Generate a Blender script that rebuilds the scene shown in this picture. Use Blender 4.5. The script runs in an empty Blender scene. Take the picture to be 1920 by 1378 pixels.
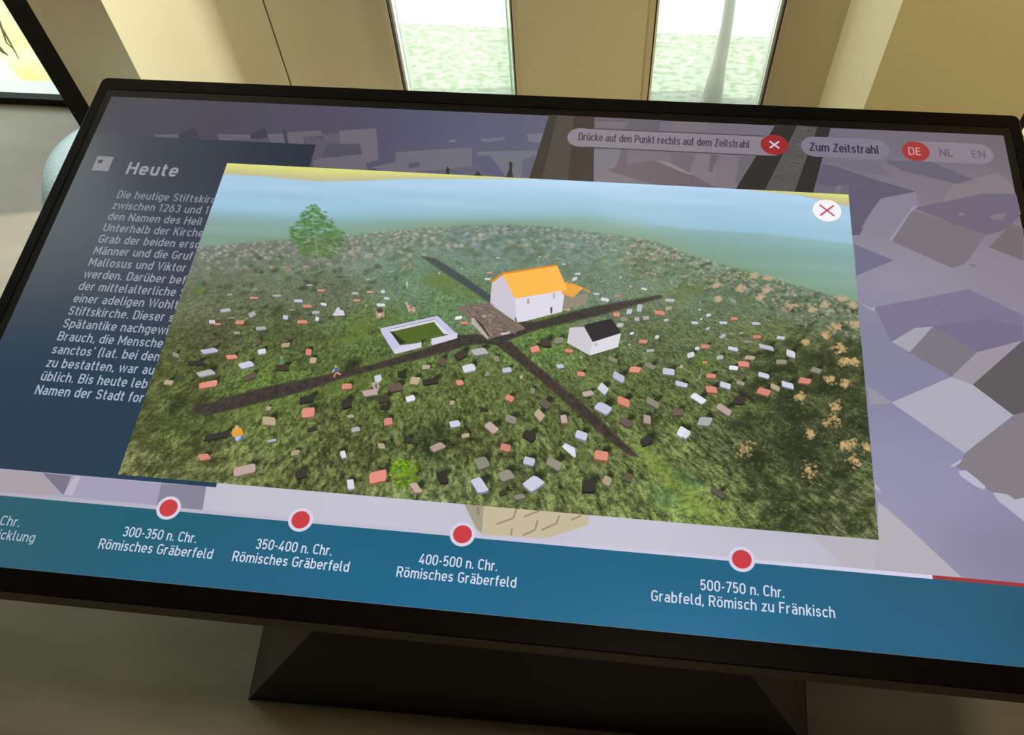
import bpy, bmesh, math, random
import numpy as np
from mathutils import Vector, Matrix

# ------------------------------------------------------------------ camera, world, lights
sc = bpy.context.scene
H = 0.75                                    # height of the table-like display above the floor
FPX = 1762.25
ROT = np.array([[0.99242634, 0.11167885, -0.05116432],
                [0.07048016, -0.85879685, -0.5074451],
                [-0.10061065, 0.49999581, -0.86016376]])   # world -> camera (x right, y down, z forward)
EYE = np.array([0.11956846, -0.59237646, 1.67085343])
cam = bpy.data.cameras.new('camera'); cam.sensor_width = 36.0; cam.lens = 36.0 * FPX / 1920.0
cam.clip_start = 0.02
co = bpy.data.objects.new('camera', cam); sc.collection.objects.link(co); sc.camera = co
M = Matrix([list(ROT[0]), list(-ROT[1]), list(-ROT[2])]).transposed().to_4x4()
M.translation = Vector(EYE); co.matrix_world = M

sc.view_settings.view_transform = 'Standard'; sc.view_settings.look = 'None'
sc.view_settings.exposure = 0.0; sc.view_settings.gamma = 1.0
try: sc.view_settings.use_curve_mapping = False
except Exception: pass

world = bpy.data.worlds.new('sky'); sc.world = world; world.use_nodes = True
bgn = world.node_tree.nodes['Background']
bgn.inputs[0].default_value = (0.93, 0.98, 1.0, 1); bgn.inputs[1].default_value = 2.6

def light(name, kind, loc, target, energy, col, **kw):
    l = bpy.data.lights.new(name, kind); l.energy = energy; l.color = col
    for k, v in kw.items(): setattr(l, k, v)
    o = bpy.data.objects.new(name, l); sc.collection.objects.link(o)
    o.location = loc
    o.rotation_euler = (Vector(target) - Vector(loc)).to_track_quat('-Z', 'Y').to_euler()
    return o
light('sun', 'SUN', (5, 2.8, 4), (0, 2.55, 0), 4.5, (1.0, 0.97, 0.85), angle=0.01)
# unseen spots added below the ceiling as fill light for the walls
light('niche_fill_spot', 'SPOT', (0.42, 1.03, 2.4), (-0.86, 0.84, 0.15), 460, (1.0, 0.98, 0.84), spot_size=math.radians(40), spot_blend=0.8, shadow_soft_size=0.03)  # added to brighten the cream side of the left pier
light('niche_fill_spot', 'SPOT', (-0.60, 1.03, 2.4), (0.56, 0.93, 0.2), 165, (1.0, 0.93, 0.68), spot_size=math.radians(36), spot_blend=0.8, shadow_soft_size=0.03)  # added to brighten the niche side of the right pier
light('room_fill_spot', 'SPOT', (1.75, -0.35, 2.4), (0.85, 0.78, 0.30), 180, (1.0, 0.82, 0.38), spot_size=math.radians(40), spot_blend=0.8, shadow_soft_size=0.06)  # stands for the room's warm lamp; its position is assumed
light('room_fill_spot', 'SPOT', (-0.05, -0.20, 2.5), (-0.13, 1.1, 0.22), 50, (1.0, 0.97, 0.72), spot_size=math.radians(19.5), spot_blend=1.0, shadow_soft_size=0.05)  # added to lift the middle wall panels
light('room_fill_spot', 'SPOT', (-1.35, -0.30, 2.5), (-0.98, 0.78, 0.25), 62, (1.0, 0.72, 0.44), spot_size=math.radians(16), spot_blend=0.9, shadow_soft_size=0.05)  # added to warm the front of the left pier
light('ceiling_lamp', 'AREA', (0.3, -0.38, 2.6), (0.3, -0.38, 0), 17, (1.0, 0.78, 0.54), size=0.2)

# ------------------------------------------------------------------ helpers
C = sc.collection
def lin(c):
    out = []
    for v in c[:3]:
        v = v / 255.0
        out.append(v / 12.92 if v <= 0.04045 else ((v + 0.055) / 1.055) ** 2.4)
    return tuple(out)
def tag(o, label=None, cat=None, group=None, kind=None):
    if label: o['label'] = label
    if cat: o['category'] = cat
    if group: o['group'] = group
    if kind: o['kind'] = kind
    return o
def empty(name, loc=(0, 0, 0)):
    o = bpy.data.objects.new(name, None); C.objects.link(o); o.location = loc; o.empty_display_size = 0.1
    return o
def obj(name, bm, mat, parent=None, smooth=False):
    me = bpy.data.meshes.new(name); bm.to_mesh(me); bm.free()
    for m in (mat if isinstance(mat, (list, tuple)) else [mat]): me.materials.append(m)
    if smooth:
        for p in me.polygons: p.use_smooth = True
    o = bpy.data.objects.new(name, me); C.objects.link(o)
    if parent:
        o.parent = parent
        o.matrix_parent_inverse = Matrix.Translation(-parent.location) if parent.parent is None else Matrix.Identity(4)
    return o
def box(bm, x0, x1, y0, y1, z0, z1, mi=0):
    v = [bm.verts.new(p) for p in ((x0,y0,z0),(x1,y0,z0),(x1,y1,z0),(x0,y1,z0),(x0,y0,z1),(x1,y0,z1),(x1,y1,z1),(x0,y1,z1))]
    for f in ((3,2,1,0),(4,5,6,7),(0,1,5,4),(1,2,6,5),(2,3,7,6),(3,0,4,7)):
        fc = bm.faces.new([v[i] for i in f]); fc.material_index = mi
    return v
def bevel(bm, w, seg=2):
    bmesh.ops.bevel(bm, geom=list(bm.edges), offset=w, segments=seg, affect='EDGES', profile=0.7)
def bxo(name, dims, mat, parent=None, bev=0.0):
    bm = bmesh.new(); box(bm, *dims)
    if bev: bevel(bm, bev)
    return obj(name, bm, mat, parent)
def struct(o): o['kind'] = 'structure'; return o
def prism(bm, pts, z0, z1):
    a = [bm.verts.new((x, y, z0)) for x, y in pts]; b = [bm.verts.new((x, y, z1)) for x, y in pts]
    n = len(pts)
    bm.faces.new(a[::-1]); bm.faces.new(b)
    for i in range(n): bm.faces.new((a[i], a[(i+1) % n], b[(i+1) % n], b[i]))
def tube(bm, pts, rad, seg=8):
    rings = []
    for i, p in enumerate(pts):
        p = Vector(p)
        d = (Vector(pts[min(i+1, len(pts)-1)]) - Vector(pts[max(i-1, 0)])).normalized()
        a = d.orthogonal().normalized(); b = d.cross(a)
        r = rad[i] if isinstance(rad, (list, tuple)) else rad
        rings.append([bm.verts.new(p + a*math.cos(t)*r + b*math.sin(t)*r) for t in [2*math.pi*k/seg for k in range(seg)]])
    for r0, r1 in zip(rings, rings[1:]):
        for k in range(seg): bm.faces.new((r0[k], r0[(k+1) % seg], r1[(k+1) % seg], r1[k]))
    bm.faces.new(rings[0][::-1]); bm.faces.new(rings[-1])

# ------------------------------------------------------------------ materials
def pmat(name, col, rough=0.5, spec=0.5, noise=0.0, nscale=20.0, stretch=(1, 1, 1), bump=0.0, detail=4.0):
    m = bpy.data.materials.new(name); m.use_nodes = True
    nt = m.node_tree; b = nt.nodes['Principled BSDF']
    b.inputs['Roughness'].default_value = rough; b.inputs['Specular IOR Level'].default_value = spec
    tc = nt.nodes.new('ShaderNodeTexCoord'); mp = nt.nodes.new('ShaderNodeMapping'); mp.inputs['Scale'].default_value = stretch
    n = nt.nodes.new('ShaderNodeTexNoise'); n.inputs['Scale'].default_value = nscale; n.inputs['Detail'].default_value = detail
    nt.links.new(tc.outputs['Object'], mp.inputs[0]); nt.links.new(mp.outputs[0], n.inputs['Vector'])
    r = nt.nodes.new('ShaderNodeValToRGB')
    k = noise
    r.color_ramp.elements[0].position = 0.3; r.color_ramp.elements[1].position = 0.7
    r.color_ramp.elements[0].color = (*[c*(1-k) for c in col], 1); r.color_ramp.elements[1].color = (*[min(1, c*(1+k)) for c in col], 1)
    nt.links.new(n.outputs['Fac'], r.inputs[0]); nt.links.new(r.outputs[0], b.inputs['Base Color'])
    if bump:
        bp = nt.nodes.new('ShaderNodeBump'); bp.inputs['Strength'].default_value = bump; bp.inputs['Distance'].default_value = 0.01
        nt.links.new(n.outputs['Fac'], bp.inputs['Height']); nt.links.new(bp.outputs[0], b.inputs['Normal'])
    return m
def two_tone(name, c0, c1, nscale, stretch=(1, 1, 1), p0=0.4, p1=0.6, rough=0.9):
    m = pmat(name, c0, rough, 0.2, 0.0, nscale, stretch)
    r = [n for n in m.node_tree.nodes if n.type == 'VALTORGB'][0]
    r.color_ramp.elements[0].color = (*c0, 1); r.color_ramp.elements[1].color = (*c1, 1)
    r.color_ramp.elements[0].position = p0; r.color_ramp.elements[1].position = p1
    return m
WALL = pmat('wall_paint', (0.57, 0.53, 0.365), 0.62, 0.35, 0.02, 60)
FLOOR = pmat('polished_screed', (0.25, 0.213, 0.168), 0.30, 0.6, 0.16, 5, (0.7, 2.2, 1), 0.05)
CEIL = pmat('ceiling_paint', (0.30, 0.27, 0.23), 0.8, 0.2, 0.03, 5)
BLACKMETAL = pmat('black_frame', (0.006, 0.005, 0.004), 0.5, 0.2, 0.2, 30)
GASKET = pmat('rubber_gasket', (0.02, 0.014, 0.008), 0.7, 0.3, 0.2, 40)
FRAME = pmat('frame_paint', (0.52, 0.46, 0.32), 0.5, 0.5, 0.03, 40)
BEZEL = pmat('black_bezel', (0.004, 0.0035, 0.003), 0.35, 0.04, 0.2, 60)
RIM = pmat('floor_lit_rim', (0.045, 0.037, 0.028), 0.5, 0.4, 0.1, 60)  # housing sides, with the floor's reflection put into the lighter brown
INNER = pmat('inner_frame', (0.010, 0.009, 0.008), 0.5, 0.08, 0.1, 60)
STAND = pmat('stand_steel', (0.003, 0.0026, 0.0022), 0.4, 0.06, 0.15, 12)
LIT_STEEL = pmat('lit_stand_steel', (0.030, 0.026, 0.025), 0.35, 0.5, 0.15, 12)  # lighter copy of the stand steel, window reflection put into its colour
FABRIC = pmat('blue_felt', (0.30, 0.41, 0.49), 0.95, 0.1, 0.08, 160, (1, 1, 1), 0.2)
SILL = pmat('sill_metal', (0.80, 0.86, 0.84), 0.4, 0.5, 0.04, 30)
SHADED_GRASS = two_tone('shaded_grass', (0.20, 0.27, 0.16), (0.39, 0.41, 0.37), 46, (1, 1.8, 1), 0.40, 0.57)  # shaded part of the grass, the shade put into its colour
SUNLIT_GRASS = two_tone('sunlit_grass', (0.74, 0.76, 0.16), (0.88, 0.88, 0.42), 14, (1, 1, 1), 0.3, 0.7)  # sunlit part of the same grass, sunlight put into the yellow
PAVING = pmat('pale_gravel', (0.86, 0.86, 0.84), 0.9, 0.2, 0.04, 50)
BARK = pmat('bark', (0.55, 0.53, 0.51), 0.95, 0.1, 0.12, 30, (1, 1, 0.3), 0.3)
TWIG = pmat('twig_bark', (0.07, 0.06, 0.03), 0.9, 0.1, 0.2, 40)
GREENGLASS = pmat('glass_edge', (0.18, 0.50, 0.14), 0.3, 0.5, 0.1, 30)

def glass_mat(name, veil):
    m = bpy.data.materials.new(name); m.use_nodes = True; nt = m.node_tree; nt.nodes.clear()
    out = nt.nodes.new('ShaderNodeOutputMaterial'); tr = nt.nodes.new('ShaderNodeBsdfTransparent')
    tr.inputs[0].default_value = (0.94, 0.98, 0.94, 1)
    tl = nt.nodes.new('ShaderNodeBsdfTranslucent'); tl.inputs[0].default_value = (0.85, 0.92, 0.86, 1)
    nz = nt.nodes.new('ShaderNodeTexNoise'); nz.inputs['Scale'].default_value = 3.0
    mr = nt.nodes.new('ShaderNodeMapRange'); mr.inputs['To Min'].default_value = veil*0.85; mr.inputs['To Max'].default_value = veil*1.15
    nt.links.new(nz.outputs['Fac'], mr.inputs['Value'])
    m1 = nt.nodes.new('ShaderNodeMixShader'); nt.links.new(mr.outputs[0], m1.inputs[0])
    nt.links.new(tr.outputs[0], m1.inputs[1]); nt.links.new(tl.outputs[0], m1.inputs[2])
    gl = nt.nodes.new('ShaderNodeBsdfGlossy'); gl.inputs['Roughness'].default_value = 0.05
    m2 = nt.nodes.new('ShaderNodeMixShader'); m2.inputs[0].default_value = 0.04
    nt.links.new(m1.outputs[0], m2.inputs[1]); nt.links.new(gl.outputs[0], m2.inputs[2])
    nt.links.new(m2.outputs[0], out.inputs[0])
    return m
GLASS = glass_mat('clear_glass', 0.03)
HAZY = glass_mat('hazy_glass', 0.12)

def display_mat():
    """lit display: what it shows comes from the colour attribute, under a satin cover glass"""
    m = bpy.data.materials.new('lit_display'); m.use_nodes = True; nt = m.node_tree
    b = nt.nodes['Principled BSDF']
    b.inputs['Base Color'].default_value = (0.004, 0.004, 0.005, 1)
    b.inputs['Roughness'].default_value = 0.22; b.inputs['Specular IOR Level'].default_value = 0.3
    a = nt.nodes.new('ShaderNodeVertexColor'); a.layer_name = 'shown'
    nt.links.new(a.outputs['Color'], b.inputs['Emission Color'])
    b.inputs['Emission Strength'].default_value = 1.0
    return m
LIT = display_mat()

# ------------------------------------------------------------------ room
Y1 = 1.10      # facade
Y0 = 0.784     # front of the piers
ZC = 2.7
floor = struct(bxo('floor', (-3.6, 3.6, -3.6, Y1 + 0.02, -0.06, 0.0), FLOOR))
struct(bxo('ceiling', (-3.6, 3.6, -3.6, Y1 + 0.12, ZC, ZC + 0.1), CEIL))
WT = 1.22      # top of the small windows
XL, XR = -0.864, 0.564
w1 = (-0.431, -0.129); w2 = (0.156, 0.448)
g = 0.0022     # half joint
bm = bmesh.new()
T = Y1 + 0.09
D = -0.702
# panels between the two piers, with a curved inner corner on the left
rc = 0.05
box(bm, D + g, w1[0], Y1, T, 0, ZC)
box(bm, w1[1], w2[0], Y1, T, 0, ZC)
box(bm, w2[1], XR, Y1, T, 0, ZC)
box(bm, w1[0], w1[1], Y1, T, WT, ZC); box(bm, w2[0], w2[1], Y1, T, WT, ZC)
pts = [(D - g, T), (D - g, Y1)]
pts += [(XL + rc - rc*math.sin(t), Y1 - rc + rc*math.cos(t)) for t in [math.pi/2*k/40 for k in range(41)]]
pts += [(XL, T)]
prism(bm, pts, 0, ZC)
box(bm, D - g, D + g, Y1 + 0.02, T, 0, ZC)          # bottom of the joint
# above the far left glazing
box(bm, -3.6, -1.024, Y1, T, 2.35, ZC)
wb = struct(obj('wall_back', bm, WALL))
for p in wb.data.polygons: p.use_smooth = False
# left pier with a chamfered edge
bm = bmesh.new()
prism(bm, [(XL, Y0), (XL, Y1 - rc), (XL, T), (-1.024, T), (-1.024, Y0 + 0.012), (-1.0, Y0)][::-1], 0, ZC)
struct(obj('wall_left', bm, WALL))
bm = bmesh.new()
prism(bm, [(XR, Y0), (0.850, Y0), (0.850, T), (XR, T)], 0, ZC)
box(bm, 1.40, 3.6, Y1, T, 0, ZC); box(bm, 0.85, 1.40, Y1, T, WT, ZC)
struct(obj('wall_right', bm, WALL))
struct(bxo('wall_rear', (-3.6, 3.6, -3.7, -3.6, 0, ZC), WALL))
struct(bxo('wall_side_right', (3.6, 3.7, -3.7, T, 0, ZC), WALL))
struct(bxo('wall_side_left', (-3.7, -3.6, -3.7, T, 0, ZC), WALL))

# ------------------------------------------------------------------ windows
def slim_window(name, x0, x1, label):
    e = struct(empty(name, ((x0+x1)/2, Y1, 0)))
    tag(e, label, 'window')
    fw = 0.012
    bm = bmesh.new()
    for a, b in ((x0, x0+fw), (x1-fw, x1)): box(bm, a, b, Y1 - 0.004, Y1 + 0.03, 0.0, WT)
    box(bm, x0+fw, x1-fw, Y1 - 0.004, Y1 + 0.03, WT - fw, WT); box(bm, x0+fw, x1-fw, Y1 - 0.004, Y1 + 0.03, 0.0, fw)
    obj('window_frame', bm, FRAME, e)
    bm = bmesh.new()
    box(bm, x0+fw, x0+fw+0.003, Y1 - 0.002, Y1 + 0.026, fw, WT-fw); box(bm, x1-fw-0.003, x1-fw, Y1 - 0.002, Y1 + 0.026, fw, WT-fw)
    obj('gasket', bm, GASKET, e)
    bm = bmesh.new()
    box(bm, x0+fw+0.003, x0+fw+0.008, Y1 + 0.012, Y1 + 0.07, fw, WT-fw)
    box(bm, x1-fw-0.008, x1-fw-0.003, Y1 + 0.012, Y1 + 0.07, fw, WT-fw)
    obj('glazing_bead', bm, SILL, e)
    bxo('glass_pane', (x0+fw+0.008, x1-fw-0.008, Y1 + 0.030, Y1 + 0.036, fw, WT-fw), HAZY, e)
    return e
a = slim_window('window_2', *w1, 'slim upright window left of the middle wall panel')
bxo('glass_edge', (w1[1]-0.0345, w1[1]-0.0310, Y1 + 0.050, Y1 + 0.066, 0.012, WT-0.012), GREENGLASS, a)
slim_window('window_3', *w2, 'slim upright window right of the middle panel, tree trunk behind it')

e = struct(empty('window_4', (1.12, Y1, 0)))
tag(e, 'window just showing behind the right edge of the touchscreen table', 'window')
bxo('mullion', (0.850, 0.866, Y0 + 0.004, Y1, 0, ZC), BLACKMETAL, e)
bxo('bottom_rail', (0.866, 1.40, Y1 - 0.03, Y1 + 0.03, 0, 0.03), FRAME, e)
bxo('glass_pane', (0.866, 1.40, Y1 + 0.030, Y1 + 0.036, 0.03, WT), GLASS, e)
e = struct(empty('window_1', (-2.2, Y1, 0)))
tag(e, 'tall glazing at the far left down to the floor', 'window')
bm = bmesh.new(); box(bm, -3.6, -1.03, Y1 - 0.045, Y1 - 0.025, 0.0, 0.022); box(bm, -3.6, -1.03, Y1-0.045, Y1, 2.33, 2.35)
obj('bottom_rail', bm, BLACKMETAL, e)
bxo('sill', (-3.6, -1.03, Y1 - 0.025, Y1 + 0.03, -0.01, 0.012), SILL, e)
bxo('glass_pane', (-3.6, -1.03, Y1 + 0.03, Y1 + 0.04, 0.012, 2.33), GLASS, e)
bm = bmesh.new(); box(bm, -1.212, -1.10, 0.955, 1.06, 0, 2.35); bevel(bm, 0.004)
obj('mullion', bm, BLACKMETAL, e)

# ------------------------------------------------------------------ outdoors
def ground(name, pts, z, mat):
    bm = bmesh.new(); prism(bm, pts, z - 0.05, z); return obj(name, bm, mat)
tag(ground('lawn', [(-0.95, Y1 + 0.042), (3.5, Y1 + 0.042), (3.5, 1.395), (-0.95, 1.415)], -0.002, SHADED_GRASS),
    'lawn strip right outside the two slim windows, shade put into its pale green', 'grass', kind='stuff')
tag(ground('sunlit_lawn', [(-4.5, Y1 + 0.042), (-0.95, Y1 + 0.042), (-0.95, 4.0), (-4.5, 4.0)], -0.012, SUNLIT_GRASS),
    'grass outside the glazing at far left, sunlight put into its yellow green', 'grass', kind='stuff')
struct(ground('floor_outside', [(-6, 1.0), (8, 1.0), (8, 9), (-6, 9)], -0.025, PAVING))
tag(ground('garden_path', [(-4.5, Y1 + 0.043), (-1.46, Y1 + 0.043), (-1.60, 1.27), (-1.9, 1.42), (-4.5, 1.45)], -0.004, PAVING),
    'white path cutting across the yellow grass outside', 'path', kind='structure')

# tree trunk beyond the right slim window
rnd = random.Random(4)
bm = bmesh.new()
pts = []; rad = []
for k in range(26):
    z = -0.002 + 0.11*k
    pts.append((0.2985 + 0.003*math.sin(k*1.3) + 0.0010*k + 0.030, 1.185 + 0.004*math.sin(k*2.1), z))
    rad.append(0.0115 + 0.012*math.exp(-z/0.10) + 0.001*math.sin(k*1.7))
tube(bm, pts, rad, 18)
for v in bm.verts: v.co += Vector((rnd.uniform(-1, 1), rnd.uniform(-1, 1), 0))*0.0012
tag(obj('tree_trunk', bm, BARK, smooth=True), 'grey tree trunk standing on the lawn behind the right slim window', 'tree')
# twigs outside the left glazing
bm = bmesh.new()
tube(bm, [(-1.464, 1.210, 0.172), (-1.479, 1.210, 0.111), (-1.482, 1.210, 0.060), (-1.486, 1.210, 0.009)], [0.0035, 0.003, 0.0026, 0.0012], 6)
tube(bm, [(-1.479, 1.210, 0.114), (-1.492, 1.210, 0.063), (-1.481, 1.210, 0.034)], [0.0026, 0.002, 0.001], 6)
tube(bm, [(-1.524, 1.210, 0.070), (-1.520, 1.210, 0.034), (-1.511, 1.210, 0.020)], [0.004, 0.0045, 0.0015], 6)
tag(obj('twig', bm, TWIG), 'thin dark twig hanging outside the far left glazing', 'branch')

# ------------------------------------------------------------------ pouf
pf = empty('pouf', (-0.88, 0.58, 0))
tag(pf, 'pale blue round pouf on the floor behind the left edge of the touchscreen table', 'pouf')
bm = bmesh.new()
prof = [(0.0, 0.012), (0.12, 0.012), (0.165, 0.03), (0.192, 0.075), (0.203, 0.13), (0.200, 0.18), (0.183, 0.225), (0.15, 0.26), (0.10, 0.28), (0.05, 0.287), (0, 0.289)]
seg = 48; rings = []
for r, z in prof:
    r *= 0.8; z *= 1.3
    rings.append([bm.verts.new((r*math.cos(2*math.pi*k/seg), r*math.sin(2*math.pi*k/seg), z)) for k in range(seg)] if r > 0 else [bm.verts.new((0, 0, z))])
for r0, r1 in zip(rings, rings[1:]):
    for k in range(seg):
        if len(r0) == 1: bm.faces.new((r0[0], r1[(k+1) % seg], r1[k]))
        elif len(r1) == 1: bm.faces.new((r0[k], r0[(k+1) % seg], r1[0]))
        else: bm.faces.new((r0[k], r0[(k+1) % seg], r1[(k+1) % seg], r1[k]))
o = obj('cushion', bm, FABRIC, None, True); o.parent = pf
bm = bmesh.new()
bmesh.ops.create_cone(bm, cap_ends=True, segments=32, radius1=0.10, radius2=0.10, depth=0.012, matrix=Matrix.Translation((0, 0, 0.006)))
o = obj('base', bm, BLACKMETAL); o.parent = pf

# ------------------------------------------------------------------ touchscreen table
kiosk = empty('touchscreen_table', (0, 0, 0))
tag(kiosk, 'black touchscreen table showing a Roman cemetery picture and a timeline', 'touchscreen')
SWD, SHT = 1.21, 0.680625
def rrect(x0, x1, y0, y1, r, n=6):
    out = []
    for cx, cy, a0 in ((x1-r, y1-r, 0), (x0+r, y1-r, 90), (x0+r, y0+r, 180), (x1-r, y0+r, 270)):
        out += [(cx + r*math.cos(math.radians(a0 + 90*k/n)), cy + r*math.sin(math.radians(a0 + 90*k/n))) for k in range(n+1)]
    return out
# housing: a shallow tray (rounded outline), open where the display sits
OX0, OX1, OY0, OY1 = -0.630, 0.629, -0.3655, 0.3765
bm = bmesh.new()
def ring_faces(bm, A, B, mi=0):
    n = len(A)
    for i in range(n):
        f = bm.faces.new((A[i], A[(i+1) % n], B[(i+1) % n], B[i])); f.material_index = mi
outer = rrect(OX0, OX1, OY0, OY1, 0.009)
o_top2 = [bm.verts.new((x, y, H - 0.0012)) for x, y in outer]
o_bot = [bm.verts.new((x, y, H - 0.034)) for x, y in outer]
inr = rrect(OX0+0.0012, OX1-0.0012, OY0+0.0012, OY1-0.0012, 0.008)
o_top = [bm.verts.new((x, y, H)) for x, y in inr]
inn = rrect(-SWD/2-0.011, SWD/2+0.011, -SHT/2-0.0012, SHT/2+0.0135, 0.002)
i_top = [bm.verts.new((x, y, H)) for x, y in inn]
i_bot = [bm.verts.new((x, y, H - 0.003)) for x, y in inn]
ring_faces(bm, o_bot, o_top2, 1); ring_faces(bm, o_top2, o_top, 0); ring_faces(bm, o_top, i_top, 0); ring_faces(bm, i_top, i_bot, 0)
f = bm.faces.new(o_bot[::-1]); f.material_index = 1
f = bm.faces.new(i_bot); f.material_index = 0
bmesh.ops.recalc_face_normals(bm, faces=bm.faces)
obj('housing', bm, [BEZEL, RIM], kiosk)
# inner frame around the lit area
bm = bmesh.new()
a = [bm.verts.new((x, y, H - 0.0010)) for x, y in rrect(-SWD/2-0.0108, SWD/2+0.0108, -SHT/2-0.001, SHT/2+0.0133, 0.002)]
b = [bm.verts.new((x, y, H - 0.0015)) for x, y in rrect(-SWD/2+0.0004, SWD/2-0.0004, -SHT/2+0.0004, SHT/2-0.0004, 0.0005)]
b2 = [bm.verts.new((x, y, H - 0.0026)) for x, y in rrect(-SWD/2+0.0004, SWD/2-0.0004, -SHT/2+0.0004, SHT/2-0.0004, 0.0005)]
ring_faces(bm, a, b); ring_faces(bm, b, b2)
bmesh.ops.recalc_face_normals(bm, faces=bm.faces)
obj('inner_frame', bm, INNER, kiosk)
# faceted pedestal
bm = bmesh.new()
top = [(-0.107, -0.285, 0.716), (0.214, -0.285, 0.716), (0.328, -0.20, 0.716), (0.328, 0.20, 0.716), (-0.22, 0.20, 0.716), (-0.22, -0.194, 0.716)]
bot = [(-0.458, -0.323, 0), (0.492, -0.305, 0), (0.49, 0.28, 0), (-0.458, 0.28, 0)]
t = [bm.verts.new(p) for p in top]; b = [bm.verts.new(p) for p in bot]
for f in ((b[0], b[1], t[1], t[0]), (b[1], b[2], t[3], t[2]), (b[2], b[3], t[4], t[3]), (b[3], b[0], t[5], t[4])):
    bm.faces.new(f)
bm.faces.new(t); bm.faces.new(b[::-1])
bmesh.ops.recalc_face_normals(bm, faces=bm.faces)
obj('pedestal', bm, STAND, kiosk)
for tri in ((bot[0], top[0], top[5]), (bot[1], top[2], top[1])):
    bm = bmesh.new()
    c_ = Vector((0, 0, 0.5)); f_ = [bm.verts.new(p) for p in tri]
    n_ = (Vector(tri[1]) - Vector(tri[0])).cross(Vector(tri[2]) - Vector(tri[0])).normalized()
    if n_.dot(Vector(tri[0]) - c_) < 0: n_ = -n_
    g_ = [bm.verts.new(Vector(p) - n_*0.004) for p in tri]
    bm.faces.new(f_); bm.faces.new(g_[::-1])
    for k in range(3): bm.faces.new((f_[k], g_[k], g_[(k+1) % 3], f_[(k+1) % 3]))
    bmesh.ops.recalc_face_normals(bm, faces=bm.faces)
    tag(obj('side_panel', bm, LIT_STEEL, kiosk), 'triangular side panel of the pedestal, window light put into its grey')

# ------------------------------------------------------------------ what the display shows (laid out on the 1920 x 1080 display)
ZL = H - 0.0013
STEP = 0.00007
def dpos(u, v, layer): return (-SWD/2 + u/1920*SWD, SHT/2 - v/1080*SHT, ZL + layer*STEP)
def dsp(x, y):
    """where a point seen in the photograph lies on the display, in display pixels"""
    d = ROT.T @ np.array([(x-960)/FPX, (y-689)/FPX, 1.0])
    s = (H - EYE[2])/d[2]
    P = EYE + s*d
    return ((P[0] + SWD/2)/SWD*1920, (SHT/2 - P[1])/SHT*1080)
def seen(u, v):
    P = np.stack([-SWD/2 + u/1920*SWD, SHT/2 - v/1080*SHT, np.full_like(u, H)], -1) - EYE
    q = P @ ROT.T
    return q[..., 0]/q[..., 2]*FPX + 960, q[..., 1]/q[..., 2]*FPX + 689
class Art:
    """collects flat coloured shapes of one element of the display image"""
    def __init__(s): s.v = []; s.f = []; s.c = []
    def poly(s, pts, col, layer, cols=None):
        n = len(s.v)
        for i, (u, v) in enumerate(pts):
            s.v.append(dpos(u, v, layer)); s.c.append(lin(cols[i] if cols else col))
        area = sum(pts[i][0]*pts[(i+1) % len(pts)][1] - pts[(i+1) % len(pts)][0]*pts[i][1] for i in range(len(pts)))
        idx = list(range(n, n+len(pts)))
        s.f.append(idx if area < 0 else idx[::-1])
    def px(s, pts, col, layer): s.poly([dsp(*p) for p in pts], col, layer)
    def disc(s, u, v, r, col, layer, n=40): s.poly([(u + r*math.cos(2*math.pi*k/n), v + r*math.sin(2*math.pi*k/n)) for k in range(n)], col, layer)
    def pill(s, u0, u1, v0, v1, col, layer):
        r = (v1-v0)/2; c = (v0+v1)/2; P = []
        for k in range(17): a = -math.pi/2 + math.pi*k/16; P.append((u1-r + r*math.cos(a), c + r*math.sin(a)))
        for k in range(17): a = math.pi/2 + math.pi*k/16; P.append((u0+r + r*math.cos(a), c + r*math.sin(a)))
        s.poly(P, col, layer)
    def line(s, pts, w, col, layer):
        closed = len(pts) > 2 and abs(pts[0][0]-pts[-1][0]) < 1e-6 and abs(pts[0][1]-pts[-1][1]) < 1e-6
        P = [Vector((p[0], p[1])) for p in (pts[:-1] if closed else pts)]
        q = [P[0]]
        for p in P[1:]:
            if (p-q[-1]).length > 1e-5: q.append(p)
        P = q; n = len(P); L = []; R = []
        for i in range(n):
            a = P[i-1] if (i > 0 or closed) else None; b = P[(i+1) % n] if (i < n-1 or closed) else None
            d0 = (P[i]-a).normalized() if a is not None else None; d1 = (b-P[i]).normalized() if b is not None else None
            if d0 is None: d0 = d1
            if d1 is None: d1 = d0
            t = d0 + d1
            t = t.normalized() if t.length > 1e-6 else d1
            nrm = Vector((-t.y, t.x)); k = max(0.45, abs(nrm.dot(Vector((-d1.y, d1.x)))))
            L.append(P[i] + nrm*(w/2/k)); R.append(P[i] - nrm*(w/2/k))
        for i in range(n if closed else n-1):
            j = (i+1) % n
            s.poly([L[i], L[j], R[j], R[i]], col, layer)
    def cross(s, u, v, r, w, col, layer):
        s.line([(u-r, v-r), (u+r, v+r)], w, col, layer); s.line([(u-r, v+r), (u+r, v-r)], w, col, layer)
    def build(s, name, parent):
        me = bpy.data.meshes.new(name); me.from_pydata(s.v, [], s.f); me.update()
        at = me.color_attributes.new('shown', 'FLOAT_COLOR', 'POINT')
        buf = np.ones((len(s.v), 4), np.float32); buf[:, :3] = np.array(s.c, np.float32)
        at.data.foreach_set('color', buf.ravel())
        me.materials.append(LIT)
        o = bpy.data.objects.new(name, me); C.objects.link(o); o.parent = parent
        return o

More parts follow.
